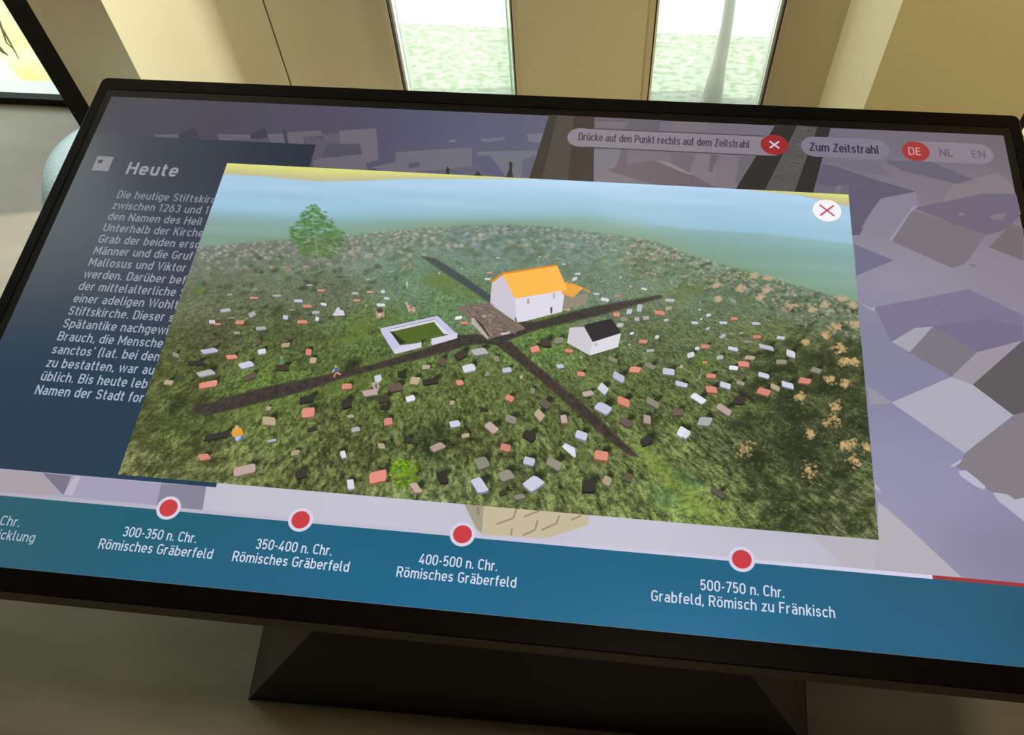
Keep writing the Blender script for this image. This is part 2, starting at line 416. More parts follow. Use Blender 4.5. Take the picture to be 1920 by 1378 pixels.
# ---- lettering: an upright technical sans drawn as strokes (unit = cap height)
hS = 0.065
def arc(cx, cy, rx, ry, a0, a1, n=10):
    return [(cx + rx*math.cos(math.radians(a0 + (a1-a0)*k/n)), cy + ry*math.sin(math.radians(a0 + (a1-a0)*k/n))) for k in range(n+1)]
def stad(x0, x1, y0, y1, ry=None):
    r = (x1-x0)/2; ry = ry or min(r*1.05, (y1-y0)/2); cx = (x0+x1)/2
    P = arc(cx, y1-ry, r, ry, 0, 180) + arc(cx, y0+ry, r, ry, 180, 360)
    return P + [P[0]]
def spl(pts, n=5):
    out = []; P = [pts[0]] + list(pts) + [pts[-1]]
    for i in range(1, len(P)-2):
        p0, p1, p2, p3 = P[i-1], P[i], P[i+1], P[i+2]
        for k in range(n):
            t = k/n
            out.append(tuple(0.5*((2*p1[j]) + (-p0[j]+p2[j])*t + (2*p0[j]-5*p1[j]+4*p2[j]-p3[j])*t*t + (-p0[j]+3*p1[j]-3*p2[j]+p3[j])*t**3) for j in (0, 1)))
    out.append(pts[-1]); return out
h = hS; T1 = 1-h; X = 0.73; xt = X-h
def sshape(w, hh):
    u = [(.93,.80),(.78,.96),(.5,1),(.2,.95),(.05,.76),(.16,.58),(.5,.5),(.84,.42),(.96,.24),(.8,.05),(.5,0),(.2,.04),(.05,.2)]
    return spl([(h + a*(w-2*h), h + b*(hh-2*h)) for a, b in u])
GL = {}
def G(ch, w, *lines): GL[ch] = (w, lines)
bx = 0.47   # right edge of round lower case letters (centre line)
G(' ', 0.22)
G('o', .535, stad(h, bx, h, xt))
G('n', .525, [(h, 0), (h, X)], [(h, .44)] + arc(.2625, .455, .1975, .21, 180, 0) + [(.46, 0)])
G('h', .525, [(h, 0), (h, 1)], [(h, .44)] + arc(.2625, .455, .1975, .21, 180, 0) + [(.46, 0)])
G('m', .83, [(h, 0), (h, X)], [(h, .45)] + arc(.24, .475, .175, .19, 180, 0) + [(.415, 0)], [(.415, .45)] + arc(.59, .475, .175, .19, 180, 0) + [(.765, 0)])
G('u', .525, [(.46, X), (.46, 0)], [(h, X)] + arc(.2625, .275, .1975, .21, 180, 360) + [(.46, .29)])
G('r', .36, [(h, 0), (h, X)], [(h, .42)] + arc(.255, .455, .19, .21, 180, 68))
G('i', .13, [(h, 0), (h, X)], [(h, .86), (h, 1.0)])
G('l', .25, [(h, 1)] + [(h, .2)] + arc(.19, .19, .125, .125, 180, 270, 6) + [(.235, h)])
G('t', .33, [(.13, .95), (.13, .2)] + arc(.255, .19, .125, .125, 180, 270, 6) + [(.32, h)], [(0, xt), (.31, xt)])
G('f', .33, [(.13, 0), (.13, .81)] + arc(.255, .81, .125, .125, 180, 90, 6) + [(.32, T1)], [(0, xt), (.31, xt)])
G('d', .535, stad(h, bx, h, xt), [(bx, 0), (bx, 1)])
G('b', .535, stad(h, bx, h, xt), [(h, 0), (h, 1)])
G('p', .535, stad(h, bx, h, xt), [(h, -.22), (h, X)])
G('g', .535, stad(h, bx, h, xt), [(bx, X), (bx, .02)] + arc(.2675, .03, .2025, .19, 0, -90) + [(.12, -.16)])
G('a', .50, [(.09, .60)] + arc(.25, .475, .185, .19, 125, 0) + [(.435, 0)], [(.435, .405), (.25, .405)] + arc(.235, .235, .17, .17, 90, 270) + [(.26, h)] + arc(.26, .235, .175, .17, 270, 360))
G('e', .535, [(h, .355), (bx, .355), (bx, .45)] + arc(.2675, .455, .2025, .21, 0, 180) + arc(.2675, .275, .2025, .21, 180, 325))
G('c', .47, arc(.2675, .455, .2025, .21, 35, 180) + arc(.2675, .275, .2025, .21, 180, 325))
G('s', .47, sshape(.47, X))
G('k', .49, [(h, 0), (h, 1)], [(.42, X), (h, .28)], [(.20, .44), (.45, 0)])
G('z', .45, [(.03, xt), (.40, xt), (.05, h), (.43, h)])
G('w', .80, [(.03, X), (.215, .06), (.40, X), (.585, .06), (.77, X)])
G('v', .52, [(.03, X), (.26, .06), (.49, X)])
G('x', .5, [(.03, X), (.46, 0)], [(.46, X), (.03, 0)])
G('S', .59, sshape(.59, 1))
G('D', .61, [(h, h), (h, T1), (.32, T1)] + arc(.32, .71, .22, .225, 90, 0) + arc(.32, .29, .22, .225, 0, -90) + [(.32, h), (h, h)])
G('N', .65, [(h, 0), (h, 1)], [(h, .97), (.585, .03)], [(.585, 0), (.585, 1)])
G('H', .64, [(h, 0), (h, 1)], [(.575, 0), (.575, 1)], [(h, .52), (.575, .52)])
G('U', .63, [(h, 1), (h, .31)] + arc(.315, .31, .25, .245, 180, 360) + [(.565, 1)])
G('G', .62, arc(.315, .70, .25, .235, 28, 180) + arc(.315, .30, .25, .235, 180, 360) + [(.565, .45), (.33, .45)])
G('C', .60, arc(.315, .70, .25, .235, 28, 180) + arc(.315, .30, .25, .235, 180, 332))
G('M', .80, [(h, 0), (h, 1)], [(h, .96), (.40, .30), (.735, .96)], [(.735, 0), (.735, 1)])
G('V', .62, [(.03, 1), (.31, .06), (.59, 1)])
G('W', .96, [(.03, 1), (.255, .06), (.48, 1), (.705, .06), (.93, 1)])
G('E', .54, [(.50, T1), (h, T1), (h, h), (.50, h)], [(h, .52), (.44, .52)])
G('F', .52, [(.50, T1), (h, T1), (h, 0)], [(h, .50), (.44, .50)])
G('L', .50, [(h, 1), (h, h), (.48, h)])
G('B', .61, [(h, .52), (.34, .52)] + arc(.34, .7275, .19, .2075, -90, 90) + [(h, T1), (h, h), (.35, h)] + arc(.35, .2925, .20, .2275, -90, 90))
G('R', .61, [(h, 0), (h, T1), (.34, T1)] + arc(.34, .70, .20, .235, 90, -90) + [(h, .465)], [(.33, .46), (.55, 0)])
G('P', .58, [(h, 0), (h, T1), (.34, T1)] + arc(.34, .70, .20, .235, 90, -90) + [(h, .465)])
G('K', .62, [(h, 0), (h, 1)], [(.56, 1), (h, .36)], [(.24, .55), (.58, 0)])
G('Z', .56, [(.05, T1), (.50, T1), (.06, h), (.53, h)])
G('0', .57, stad(h, .505, h, T1, .25))
G('1', .36, [(.02, .80), (.20, .96), (.20, 0)])
G('2', .55, arc(.275, .715, .21, .22, 165, 0) + [(.485, .66), (.07, h), (.51, h)])
G('3', .55, arc(.265, .715, .20, .22, 160, -70) + [(.24, .52)], [(.24, .52), (.30, .52)] + arc(.275, .285, .21, .225, 80, -160))
G('4', .57, [(.36, 1), (.05, .24), (.53, .24)], [(.40, .46), (.40, 0)])
G('5', .55, [(.47, T1), (.11, T1), (.09, .50)] + arc(.275, .33, .21, .265, 130, -150))
G('6', .56, [(.33, 1), (.10, .46)], stad(h, .495, h, .60))
G('7', .52, [(.03, T1), (.48, T1), (.17, 0)])
G('.', .15, [(.075, 0), (.075, .15)])
G(',', .15, [(.09, .15), (.09, .05), (.05, -.09)])
G('-', .33, [(.04, .42), (.29, .42)])
G("'", .12, [(.06, 1), (.06, .80)])
G('(', .24, spl([(.20, 1.05), (.09, .80), (.07, .45), (.09, .12), (.20, -.14)]))
for base, ch in (('a', 'ä'), ('o', 'ö'), ('u', 'ü')):
    w, ls = GL[base]; GL[ch] = (w, tuple(ls) + ([(w/2-.12, .84), (w/2-.12, .97)], [(w/2+.12, .84), (w/2+.12, .97)]))
def text(art, s, u, v, cap, col, layer, width=None, align='l', weight=0.13, sp=0.125, vcol=None):
    adv = sum(GL[c][0] + sp for c in s) - sp
    k = cap if width is None else width/adv
    W = adv*k
    x = u - (W/2 if align == 'c' else W if align == 'r' else 0)
    for c in s:
        w, ls = GL[c]
        for l in ls:
            art.line([(x + p[0]*k, v - p[1]*cap) for p in l], weight*cap, col, layer)
        x += (w + sp)*k
    return W

# ---- map behind everything
def mixc(a, b, t): return tuple(x + (y-x)*t for x, y in zip(a, b))
def grid_art(art, u0, u1, v0, v1, nu, nv, fn, layer):
    n = len(art.v)
    for j in range(nv+1):
        for i in range(nu+1):
            u = u0 + (u1-u0)*i/nu; v = v0 + (v1-v0)*j/nv
            art.v.append(dpos(u, v, layer)); art.c.append(lin(fn(u, v)))
    for j in range(nv):
        for i in range(nu):
            a = n + j*(nu+1) + i
            art.f.append([a, a+nu+1, a+nu+2, a+1])
def bil(keys, u, v):
    """inverse distance blend of colour samples placed on the display"""
    sw = 0; acc = [0, 0, 0]
    for ku, kv, c in keys:
        w = 1/(((u-ku)/1920)**2 + ((v-kv)/1080)**2 + 0.004)**1.6
        sw += w
        for i in range(3): acc[i] += w*c[i]
    return tuple(a/sw for a in acc)
MAPK = [(dsp(x, y)[0], dsp(x, y)[1], c) for x, y, c in (
    (230, 200, (74, 73, 82)), (400, 220, (72, 69, 86)), (600, 230, (78, 72, 96)), (780, 230, (78, 77, 110)), (960, 250, (82, 82, 118)),
    (1200, 240, (112, 102, 116)), (1300, 330, (126, 112, 118)), (1580, 260, (104, 100, 122)), (1700, 250, (112, 104, 120)), (1850, 260, (108, 98, 104)),
    (1720, 330, (124, 114, 128)), (1840, 400, (128, 114, 124)), (1660, 440, (138, 132, 152)), (1700, 520, (150, 145, 168)), (1860, 520, (142, 130, 148)),
    (1650, 640, (128, 125, 162)), (1680, 720, (130, 126, 165)), (1700, 850, (142, 138, 178)), (1760, 950, (146, 142, 182)), (1880, 1020, (128, 122, 158)),
    (1500, 1030, (196, 192, 210)), (1200, 1000, (200, 198, 216)), (700, 950, (198, 194, 214)), (200, 915, (170, 162, 190)), (450, 930, (196, 192, 210)))]
disp_bg = Art()
grid_art(disp_bg, 0, 1920, 0, 1080, 48, 27, lambda u, v: bil(MAPK, u, v), 0)
B = disp_bg
L1 = 1; L2 = 2
P = lambda pts, col, l=L1: B.px(pts, col, l)
# roofs along the top
P([(335,259),(337,250),(363,237),(375,262)], (62,63,78)); P([(468,258),(470,251),(497,237),(502,262)], (62,61,78))
P([(290,251),(333,250),(336,259),(292,256)], (98,95,108)); P([(406,250),(468,251),(471,264),(411,262)], (97,94,110))
P([(440,260),(503,258),(506,268),(440,264)], (86,83,100), 2); P([(501,250),(530,249),(535,270),(507,268)], (100,98,115))
P([(529,242),(534,241),(541,270),(535,270)], (66,63,82), 2); P([(538,247),(600,243),(604,253),(568,256),(571,272),(541,270)], (104,98,110))
P([(569,257),(590,255),(612,262),(636,271),(600,297),(585,296),(578,271)], (90,84,100))
P([(586,300),(600,296),(678,288),(690,318),(588,312)], (104,99,110)); P([(635,244),(705,239),(709,298),(682,306),(685,317),(655,316),(678,288),(674,269),(637,271)], (108,101,113))
P([(604,250),(636,249),(637,268),(608,262)], (94,88,104), 2); P([(612,270),(674,268),(679,287),(604,292)], (80,76,96), 3)
P([(741,284),(885,275),(884,311),(770,322),(722,320),(696,313),(742,302)], (103,103,120)); P([(766,305),(785,302),(788,311),(766,315)], (80,80,108), 2)
P([(893,283),(1010,281),(1003,300),(996,334),(950,334),(945,325),(930,305),(918,291),(896,292)], (104,106,122))
P([(895,291),(917,291),(930,305),(946,330),(900,322)], (82,81,116), 2); P([(980,300),(1003,289),(1000,332),(978,331)], (88,90,118), 2)
P([(898,259),(945,256),(947,260),(918,265),(905,264)], (104,104,132)); P([(842,261),(855,260),(855,266),(842,266)], (108,108,132)); P([(988,250),(1024,248),(1019,268),(990,264)], (108,108,130))
for q in ([(836,332),(836,316),(839,311),(843,316),(843,332)], [(885,332),(896,319),(907,334)], [(946,336),(955,315),(954,304),(957,301),(961,304),(960,318),(963,336)]): P(q, (46,43,50), 3)
# two railway lines
P([(1030,214),(1114,218),(1113,345),(990,340)], (52,46,44), 3); P([(1045,215),(1076,217),(1064,342),(1015,340)], (72,64,62), 4); P([(1076,217),(1114,218),(1113,345),(1064,342)], (58,46,45), 4)
P([(1455,232),(1558,238),(1524,364),(1378,356)], (46,43,45), 3); P([(1495,234),(1533,237),(1489,362),(1433,358)], (86,82,83), 4)
rn = random.Random(2)
for k in range(70):
    t = rn.random(); y = 236 + 124*t; xa = 1495 - 60*t; xb = 1533 - 43*t
    x = xa + (xb-xa)*rn.random()*0.7; s = rn.randint(-18, 22)
    P([(x, y), (x + rn.uniform(6, 16), y+1.0), (x + 12, y+2.2), (x, y+1.6)], (86+s, 82+s, 83+s), 5)
# houses between the railways
P([(1114,218),(1240,224),(1235,245),(1114,240)], (98,90,104)); P([(1116,226),(1180,228),(1170,240),(1116,238)], (112,104,112), 2); P([(1262,226),(1330,229),(1320,246),(1262,242)], (118,108,116), 2)
P([(1139,318),(1155,312),(1165,278),(1177,279),(1175,306),(1232,299),(1290,323),(1352,354),(1240,350)], (108,92,104)); P([(1114,280),(1165,278),(1155,312),(1139,318),(1240,350),(1114,346)], (118,114,124), 1)
P([(1228,300),(1250,302),(1300,326),(1290,326)], (140,126,130), 2); P([(1258,284),(1304,288),(1293,323),(1258,303)], (110,100,112), 2)
P([(1304,286),(1335,288),(1345,352),(1293,323)], (122,114,124), 1); P([(1333,287),(1348,289),(1335,321),(1328,321)], (98,94,106), 2); P([(1388,291),(1424,292),(1390,345),(1378,342)], (104,100,112), 2)
# right hand side
P([(1541,306),(1562,309),(1640,335),(1718,358),(1652,371),(1636,392),(1612,440),(1597,440),(1592,362),(1530,343)], (94,88,114)); P([(1530,343),(1560,349),(1592,345),(1592,364),(1525,362)], (104,100,116), 2)
P([(1570,346),(1580,346),(1574,360),(1564,359)], (118,114,124), 3); P([(1660,300),(1742,300),(1842,342),(1800,345),(1690,318)], (102,94,116)); P([(1560,300),(1640,300),(1672,330),(1600,318)], (110,105,124))
P([(1788,345),(1872,322),(1898,345),(1905,365),(1840,362),(1764,380)], (134,120,130)); P([(1614,424),(1652,371),(1718,358),(1722,382),(1700,420),(1672,452),(1640,440)], (134,128,148))
P([(1600,378),(1640,376),(1615,427),(1602,424)], (96,90,112), 2)
P([(1714,389),(1842,362),(1906,362),(1915,400),(1890,428),(1850,440),(1780,415)], (110,100,122), 2); P([(1706,392),(1780,415),(1850,438),(1812,492),(1787,502),(1670,450)], (122,112,122), 2)
P([(1713,384),(1722,386),(1709,396),(1672,452),(1668,448)], (150,144,165), 3); P([(1800,397),(1810,399),(1806,405),(1797,401)], (130,118,134), 3); P([(1855,405),(1870,400),(1888,399),(1880,411),(1862,410)], (130,116,128), 3)
P([(1602,456),(1676,487),(1606,516)], (112,107,144)); P([(1855,462),(1898,418),(1920,428),(1920,488)], (118,105,110), 2); P([(1815,493),(1832,496),(1826,500)], (120,108,126), 3)
P([(1612,566),(1636,577),(1642,572),(1640,583),(1630,578)], (165,160,182), 3)
P([(1640,575),(1817,541),(1920,590),(1920,640),(1832,660),(1786,706),(1706,660),(1672,640)], (122,114,148)); P([(1748,612),(1850,596),(1920,612),(1920,640),(1832,660),(1800,655)], (116,107,142), 2)
P([(1672,640),(1716,614),(1750,611),(1706,659)], (164,162,176), 3); P([(1749,613),(1766,620),(1834,659),(1787,704),(1772,697),(1706,659)], (124,117,128), 3)
P([(1784,706),(1832,660),(1918,637),(1826,721)], (156,146,160), 4); P([(1918,638),(1930,640),(1930,770),(1900,777),(1824,720)], (96,90,94), 4)
P([(1672,754),(1783,706),(1824,719),(1903,777),(1810,849)], (172,170,190), 3); P([(1627,722),(1672,752),(1665,756),(1631,758)], (148,146,164))
P([(1903,776),(1930,770),(1930,932),(1903,935),(1890,927),(1860,922),(1806,884),(1794,874),(1812,847)], (134,123,132), 4)
P([(1782,873),(1806,859),(1800,868),(1788,875)], (182,178,202), 5); P([(1798,882),(1812,881),(1830,895),(1849,912),(1846,917),(1830,911),(1802,892)], (184,180,204), 5)
P([(1862,922),(1890,926),(1904,936),(1930,930),(1930,984),(1872,938)], (180,175,198), 5); P([(1648,940),(1706,990),(1812,1090),(1640,1078)], (180,174,184), 2); P([(1640,905),(1650,915),(1652,925),(1642,915)], (175,172,184), 2)
# strip under the picture
P([(-20,878),(79,887),(119,926),(-20,930)], (168,157,166)); P([(79,886),(133,891),(118,928)], (120,113,138), 2); P([(131,890),(303,906),(292,946),(117,930)], (162,154,190)); P([(302,905),(386,911),(379,956),(292,948)], (134,129,154), 2)
P([(140,891),(150,893),(135,928),(118,927)], (182,176,200), 3)
P([(868,940),(1106,962),(1102,984),(1026,1008),(905,1002),(892,990)], (200,186,146), 2); P([(868,940),(907,946),(903,1000),(893,990)], (166,155,128), 3); P([(893,950),(898,950),(899,966),(895,964)], (140,128,108), 4)
for q in ([(931,982),(962,971),(969,952)], [(982,968),(1012,957)], [(1015,993),(1043,981),(1049,966)], [(1070,974),(1088,967),(1089,960)], [(980,1003),(1003,993),(1008,975)], [(958,1003),(960,990)]):
    B.line([dsp(*p) for p in q], 3.2, (160,142,112), 4)
P([(1520,1000),(1640,1000),(1710,1050),(1812,1092),(1600,1074),(1568,1045)], (184,178,188), 1)
disp_bg.c = [tuple(x*0.77 + 0.23*sum(c)/3 for x in c) for c in disp_bg.c]
display = disp_bg.build('display', kiosk)
tag(display, 'lit display with a lilac three-dimensional town map')

# ---- info panel
A = Art()
PK = [(0, 130, (84, 86, 88)), (0, 400, (70, 76, 84)), (0, 900, (42, 58, 76)), (120, 130, (70, 74, 82)), (260, 130, (50, 60, 72)), (480, 130, (40, 48, 62)), (300, 420, (56, 62, 78)), (200, 800, (40, 60, 80)), (480, 900, (32, 62, 86))]  # greyer upper left has the room's reflected haze put into the colours
grid_art(A, 0, 499, 115.5, 908, 12, 16, lambda u, v: bil(PK, u, v), 6)
pan = A.build('info_panel', display); tag(pan, 'dark slate text panel on the left of the display')
A = Art(); A.poly([(30, 178), (67, 178), (67, 219), (30, 219)], (138, 134, 140), 7); A.poly([(36, 188), (46, 188), (46, 198), (36, 198)], (60, 66, 74), 8)
A.build('picture_icon', display)
A = Art(); text(A, 'Heute', 108, 224, 33.5, (152, 152, 160), 7, width=112, weight=0.17, sp=0.2); A.build('heading', display)
lines = ['Die heutige Stiftskirche', 'zwischen 1263 und 15', 'den Namen des Heil', 'Unterhalb der Kirche', 'Grab der beiden ersc', 'Männer und die Gruf', 'Mallosus und Viktor', 'werden. Darüber bef',
         'der mittelalterliche S', 'einer adeligen Wohlt', 'Stiftskirche. Dieser s', 'Spätantike nachgewi', 'Brauch, die Menschen', "sanctos' (lat. bei den", 'zu bestatten, war auc', 'üblich. Bis heute lebt', 'Namen der Stadt fort']
A = Art()
BK = 208/(sum(GL[c][0] + 0.15 for c in 'Namen der Stadt for') - 0.15)
for i, l in enumerate(lines):
    t = i/16
    text(A, l, 110, 290 + 29.25*i, 20.3, mixc((134, 136, 148), (166, 176, 192), t), 7, width=BK*(sum(GL[c][0] + 0.15 for c in l) - 0.15), weight=0.138, sp=0.15)
A.build('body_text', display)

# ---- timeline
A = Art()
TK = [(110, 1000, (44, 94, 104)), (110, 1070, (46, 92, 112)), (400, 990, (30, 94, 112)), (500, 1060, (38, 96, 128)), (900, 980, (27, 96, 124)), (900, 1060, (32, 104, 142)), (1300, 980, (28, 98, 126)), (1300, 1065, (34, 108, 148)), (1700, 980, (44, 94, 120)), (1700, 1065, (42, 98, 130)), (1860, 1020, (40, 82, 102))]
grid_art(A, 0, 1920, 955, 1080, 30, 6, lambda u, v: bil(TK, u, v), 6)
tag(A.build('timeline_bar', display), 'teal timeline bar along the lower edge')
A = Art(); A.poly([(0, 950.5), (1677, 950.5), (1677, 957), (0, 957)], None, 7, [(170, 168, 180), (214, 210, 234), (214, 210, 234), (170, 168, 180)])
A.build('timeline_track', display)
A = Art(); A.poly([(1677, 950.5), (1920, 950.5), (1920, 956.5), (1677, 956.5)], (158, 58, 60), 7); tag(A.build('timeline_track', display), 'red end of the timeline track')
for u, s1, s2, w1_, w2_ in ((428, '300-350 n. Chr.', 'Römisches Gräberfeld', 128.5, 197), (659, '350-400 n. Chr.', 'Römisches Gräberfeld', 129, 196), (933, '400-500 n. Chr.', 'Römisches Gräberfeld', 128, 194), (1384, '500-750 n. Chr.', 'Grabfeld, Römisch zu Fränkisch', 129.5, 281)):
    A = Art(); A.disc(u, 952.5, 21, (212, 208, 228), 8); A.disc(u, 952.5, 15.5, (200, 62, 68), 9)
    tag(A.build('timeline_marker', display), 'red dot with white ring above ' + s1)
    A = Art(); c = (196, 206, 222) if u < 600 else (208, 214, 230)
    text(A, s1, u, 1009, 17.6, c, 8, width=w1_, align='c', weight=0.13); text(A, s2, u, 1033.5, 17.6, c, 8, width=w2_, align='c', weight=0.13)
    tag(A.build('date_label', display), 'white lettering ' + s1)
A = Art(); text(A, 'n. Chr.', 180, 1009.5, 17.6, (170, 184, 200), 8, align='r', weight=0.12); text(A, 'icklung', 216, 1034, 17.6, (170, 184, 200), 8, align='r', weight=0.12)
tag(A.build('date_label', display), 'white lettering cut off at the left')

# ---- buttons along the top
A = Art(); A.pill(1032, 1480, 33.0, 86, (134, 126, 136), 6); A.line([(1070, 33.5), (1440, 32.5)], 2.5, (66, 60, 66), 7); A.line([(1070, 86), (1440, 87)], 2.5, (66, 60, 66), 7)
text(A, 'Drücke auf den Punkt rechts auf dem Zeitstrahl', 1056, 68, 22, (74, 68, 82), 8, width=353, weight=0.14)
hint = A.build('hint_button', display)
A = Art(); A.disc(1459.5, 55.5, 28, (150, 40, 46), 8); A.cross(1459.5, 55.5, 9.5, 4.2, (200, 192, 200), 9); tag(A.build('hint_close_button', display), 'dark red round button with a white cross')
A = Art(); A.pill(1513, 1689, 27.5, 82.5, (124, 118, 136), 6); text(A, 'Zum Zeitstrahl', 1530.5, 68, 23.5, (56, 54, 68), 8, width=138, weight=0.155)
A.build('timeline_button', display)
A = Art(); A.pill(1716, 1892, 27, 82, (136, 125, 136), 6); A.disc(1741, 55.5, 27, (160, 54, 56), 7)
text(A, 'DE', 1739, 66, 21, (196, 150, 152), 8, width=25, align='c'); text(A, 'NL', 1800.5, 66, 21, (96, 86, 98), 8, width=26, align='c'); text(A, 'EN', 1863.5, 66, 21, (106, 95, 106), 8, width=26, align='c')
A.build('language_switch', display)

# ------------------------------------------------------------------ the picture window
NU, NV = 960, 540
U0, U1, V0, V1 = 320, 1600, 180, 900
uu, vv = np.meshgrid(np.linspace(U0, U1, NU+1), np.linspace(V0, V1, NV+1))
PX, PY = seen(uu, vv)
rs = np.random.RandomState(7)
def vnoise(x, y, seed):
    r = np.random.RandomState(seed).rand(64, 64)
    xi = np.floor(x).astype(int); yi = np.floor(y).astype(int); fx = x-xi; fy = y-yi
    fx = fx*fx*(3-2*fx); fy = fy*fy*(3-2*fy)
    g_ = lambda i, j: r[np.mod(j, 64), np.mod(i, 64)]
    return (g_(xi, yi)*(1-fx) + g_(xi+1, yi)*fx)*(1-fy) + (g_(xi, yi+1)*(1-fx) + g_(xi+1, yi+1)*fx)*fy
def interp(pts, x): return np.interp(x, [p[0] for p in pts], [p[1] for p in pts])
def field(keys, x, y, pw=1.7, eps=900.0):
    sw = 0; acc = 0
    for kx, ky, c in keys:
        w = 1/(((x-kx))**2 + ((y-ky)*1.6)**2 + eps)**pw
        sw = sw + w; acc = acc + w[..., None]*np.array(c, float)
    return acc/sw[..., None]
HOR = [(200, 500), (380, 460), (450, 452), (540, 447), (640, 440), (760, 428), (850, 420), (950, 418), (1050, 424), (1150, 437), (1230, 450), (1300, 478), (1370, 497), (1440, 517), (1520, 540), (1610, 566), (1700, 590)]
HILL = [(300, 398), (600, 405), (800, 403), (1000, 400), (1100, 399), (1280, 428), (1430, 437), (1600, 457)]
hor = interp(HOR, PX); hill = interp(HILL, PX)
topy = 305 + (PX-428)*(363-305)/(1593-428)
t = np.clip((PY-topy)/np.maximum(hill-topy, 1), 0, 1)[..., None]
sky = np.array([180, 213, 241.])*(1-t) + np.array([150, 190, 210.])*t
t2 = np.clip((PY-hill)/np.maximum(hor-hill, 1), 0, 1)[..., None]
landc = np.array([140, 178, 182.])*(1-t2) + np.array([128, 160, 138.])*t2
sw_ = np.where(PX > 1230, 5, 24)
sm = np.clip((PY-hill+sw_/2)/sw_, 0, 1)[..., None]
leftg = np.clip((560-PX)/200, 0, 1)[..., None]
IMG = sky*(1-sm) + landc*sm
IMG = IMG*(1-0.25*leftg*sm) + np.array([128, 140, 138.])*0.25*leftg*sm
band = np.clip((vnoise(PX/260, (PY-topy)/14, 3)-0.5)*10, -4, 4)[..., None]
IMG += band
# yellow strip along the top of the picture
yl = interp([(200, 322), (420, 327), (500, 332), (600, 341), (690, 339), (760, 336), (900, 336), (1010, 336), (1040, 330)], PX)
yr = interp([(1340, 345), (1370, 353), (1500, 367), (1594, 388), (1650, 396)], PX)
ym = np.where(PX < 1040, yl, np.where(PX > 1340, yr, -1))
mk = np.clip((ym-PY)/2.5, 0, 1)[..., None]
td = np.clip((PY-topy)/np.maximum(ym-topy, 4), 0, 1)[..., None]
IMG = IMG*(1-mk) + (np.array([224, 228, 128.])*(1-td) + np.array([190, 182, 146.])*td)*mk
# ground
GK = [(400, 480, (112, 116, 108)), (560, 480, (108, 118, 106)), (700, 470, (112, 128, 118)), (900, 450, (106, 128, 124)), (1100, 470, (104, 130, 122)), (1300, 510, (104, 130, 108)), (1480, 560, (96, 116, 92)), (1590, 590, (100, 116, 90)),
      (400, 560, (92, 98, 72)), (600, 560, (92, 102, 76)), (780, 520, (92, 120, 96)), (850, 560, (88, 118, 78)), (1100, 520, (98, 118, 98)), (1300, 560, (92, 110, 82)),
      (380, 640, (78, 82, 50)), (560, 640, (76, 88, 46)), (700, 620, (82, 104, 50)), (1000, 640, (88, 116, 56)), (1250, 620, (84, 98, 62)), (1450, 640, (88, 98, 58)), (1560, 680, (82, 88, 52)),
      (340, 720, (74, 82, 42)), (500, 720, (84, 108, 46)), (700, 720, (80, 96, 44)), (860, 740, (80, 92, 46)), (1000, 760, (78, 88, 46)), (1200, 740, (84, 98, 52)), (1400, 740, (82, 92, 52)),
      (320, 820, (86, 96, 50)), (480, 800, (86, 98, 50)), (640, 800, (80, 88, 46)), (900, 830, (78, 86, 46)), (1100, 850, (80, 88, 48)), (1250, 860, (92, 104, 56)), (1400, 840, (70, 80, 48)), (1560, 820, (64, 70, 46)),
      (260, 880, (106, 108, 66)), (420, 880, (92, 98, 54)), (600, 880, (86, 94, 52)), (850, 910, (92, 102, 58)), (1100, 930, (92, 102, 56)), (1300, 950, (104, 122, 60)), (1450, 920, (84, 94, 56)), (1600, 960, (92, 98, 62))]
gcol = field(GK, PX, PY)
gcol = (gcol*0.86 + gcol.mean(-1, keepdims=True)*0.14)*1.12
dep = 1.0/np.maximum(PY - 300 - 0.04*(PX-900), 40)          # finer grain further away
gx = (PX-900)*dep*20; gy = dep*9000
n1 = vnoise(gx*1.0, gy*1.0, 11); n2 = vnoise(gx*2.7, gy*2.2, 12); n3 = vnoise(gx*6+gy, gy*5, 13); n4 = vnoise(gx*.35, gy*.35, 14)
n5 = rs.rand(*PX.shape)
near = np.clip((PY-430)/420, 0.0, 1)
amp = 0.16 + 0.55*near
fac = 1 + amp*(0.5*(n2-.5) + 0.95*(n3-.5) + 0.22*(n1-.5) + 0.25*(n4-.5) + 0.8*(n5-.5))*1.15
ground_c = gcol*np.clip(fac, 0.35, 1.9)[..., None]
gm = np.clip((PY-hor)/5, 0, 1)[..., None]
IMG = IMG*(1-gm) + ground_c*gm
def blob(cx, cy, rx, ry, col, op=1.0, ang=0.0, soft=0.35, rough=0.0):
    u, v = dsp(cx, cy); i0 = int((u-U0)/(U1-U0)*NU); j0 = int((v-V0)/(V1-V0)*NV)
    R = int(max(rx, ry)*1.25/0.95) + 3
    a, b_, c_, d_ = max(0, j0-R), min(NV+1, j0+R), max(0, i0-R), min(NU+1, i0+R)
    if a >= b_ or c_ >= d_: return
    x = PX[a:b_, c_:d_]-cx; y = PY[a:b_, c_:d_]-cy
    ca, sa = math.cos(math.radians(ang)), math.sin(math.radians(ang))
    q = np.sqrt(((x*ca + y*sa)/rx)**2 + ((-x*sa + y*ca)/ry)**2)
    if rough: q = q + rough*(rs.rand(*q.shape)-.5)
    m = (np.clip((1-q)/soft, 0, 1)*op)[..., None]
    IMG[a:b_, c_:d_] = IMG[a:b_, c_:d_]*(1-m) + np.array(col, float)*m
def ok(x, y): return y > interp(HOR, x) + 1
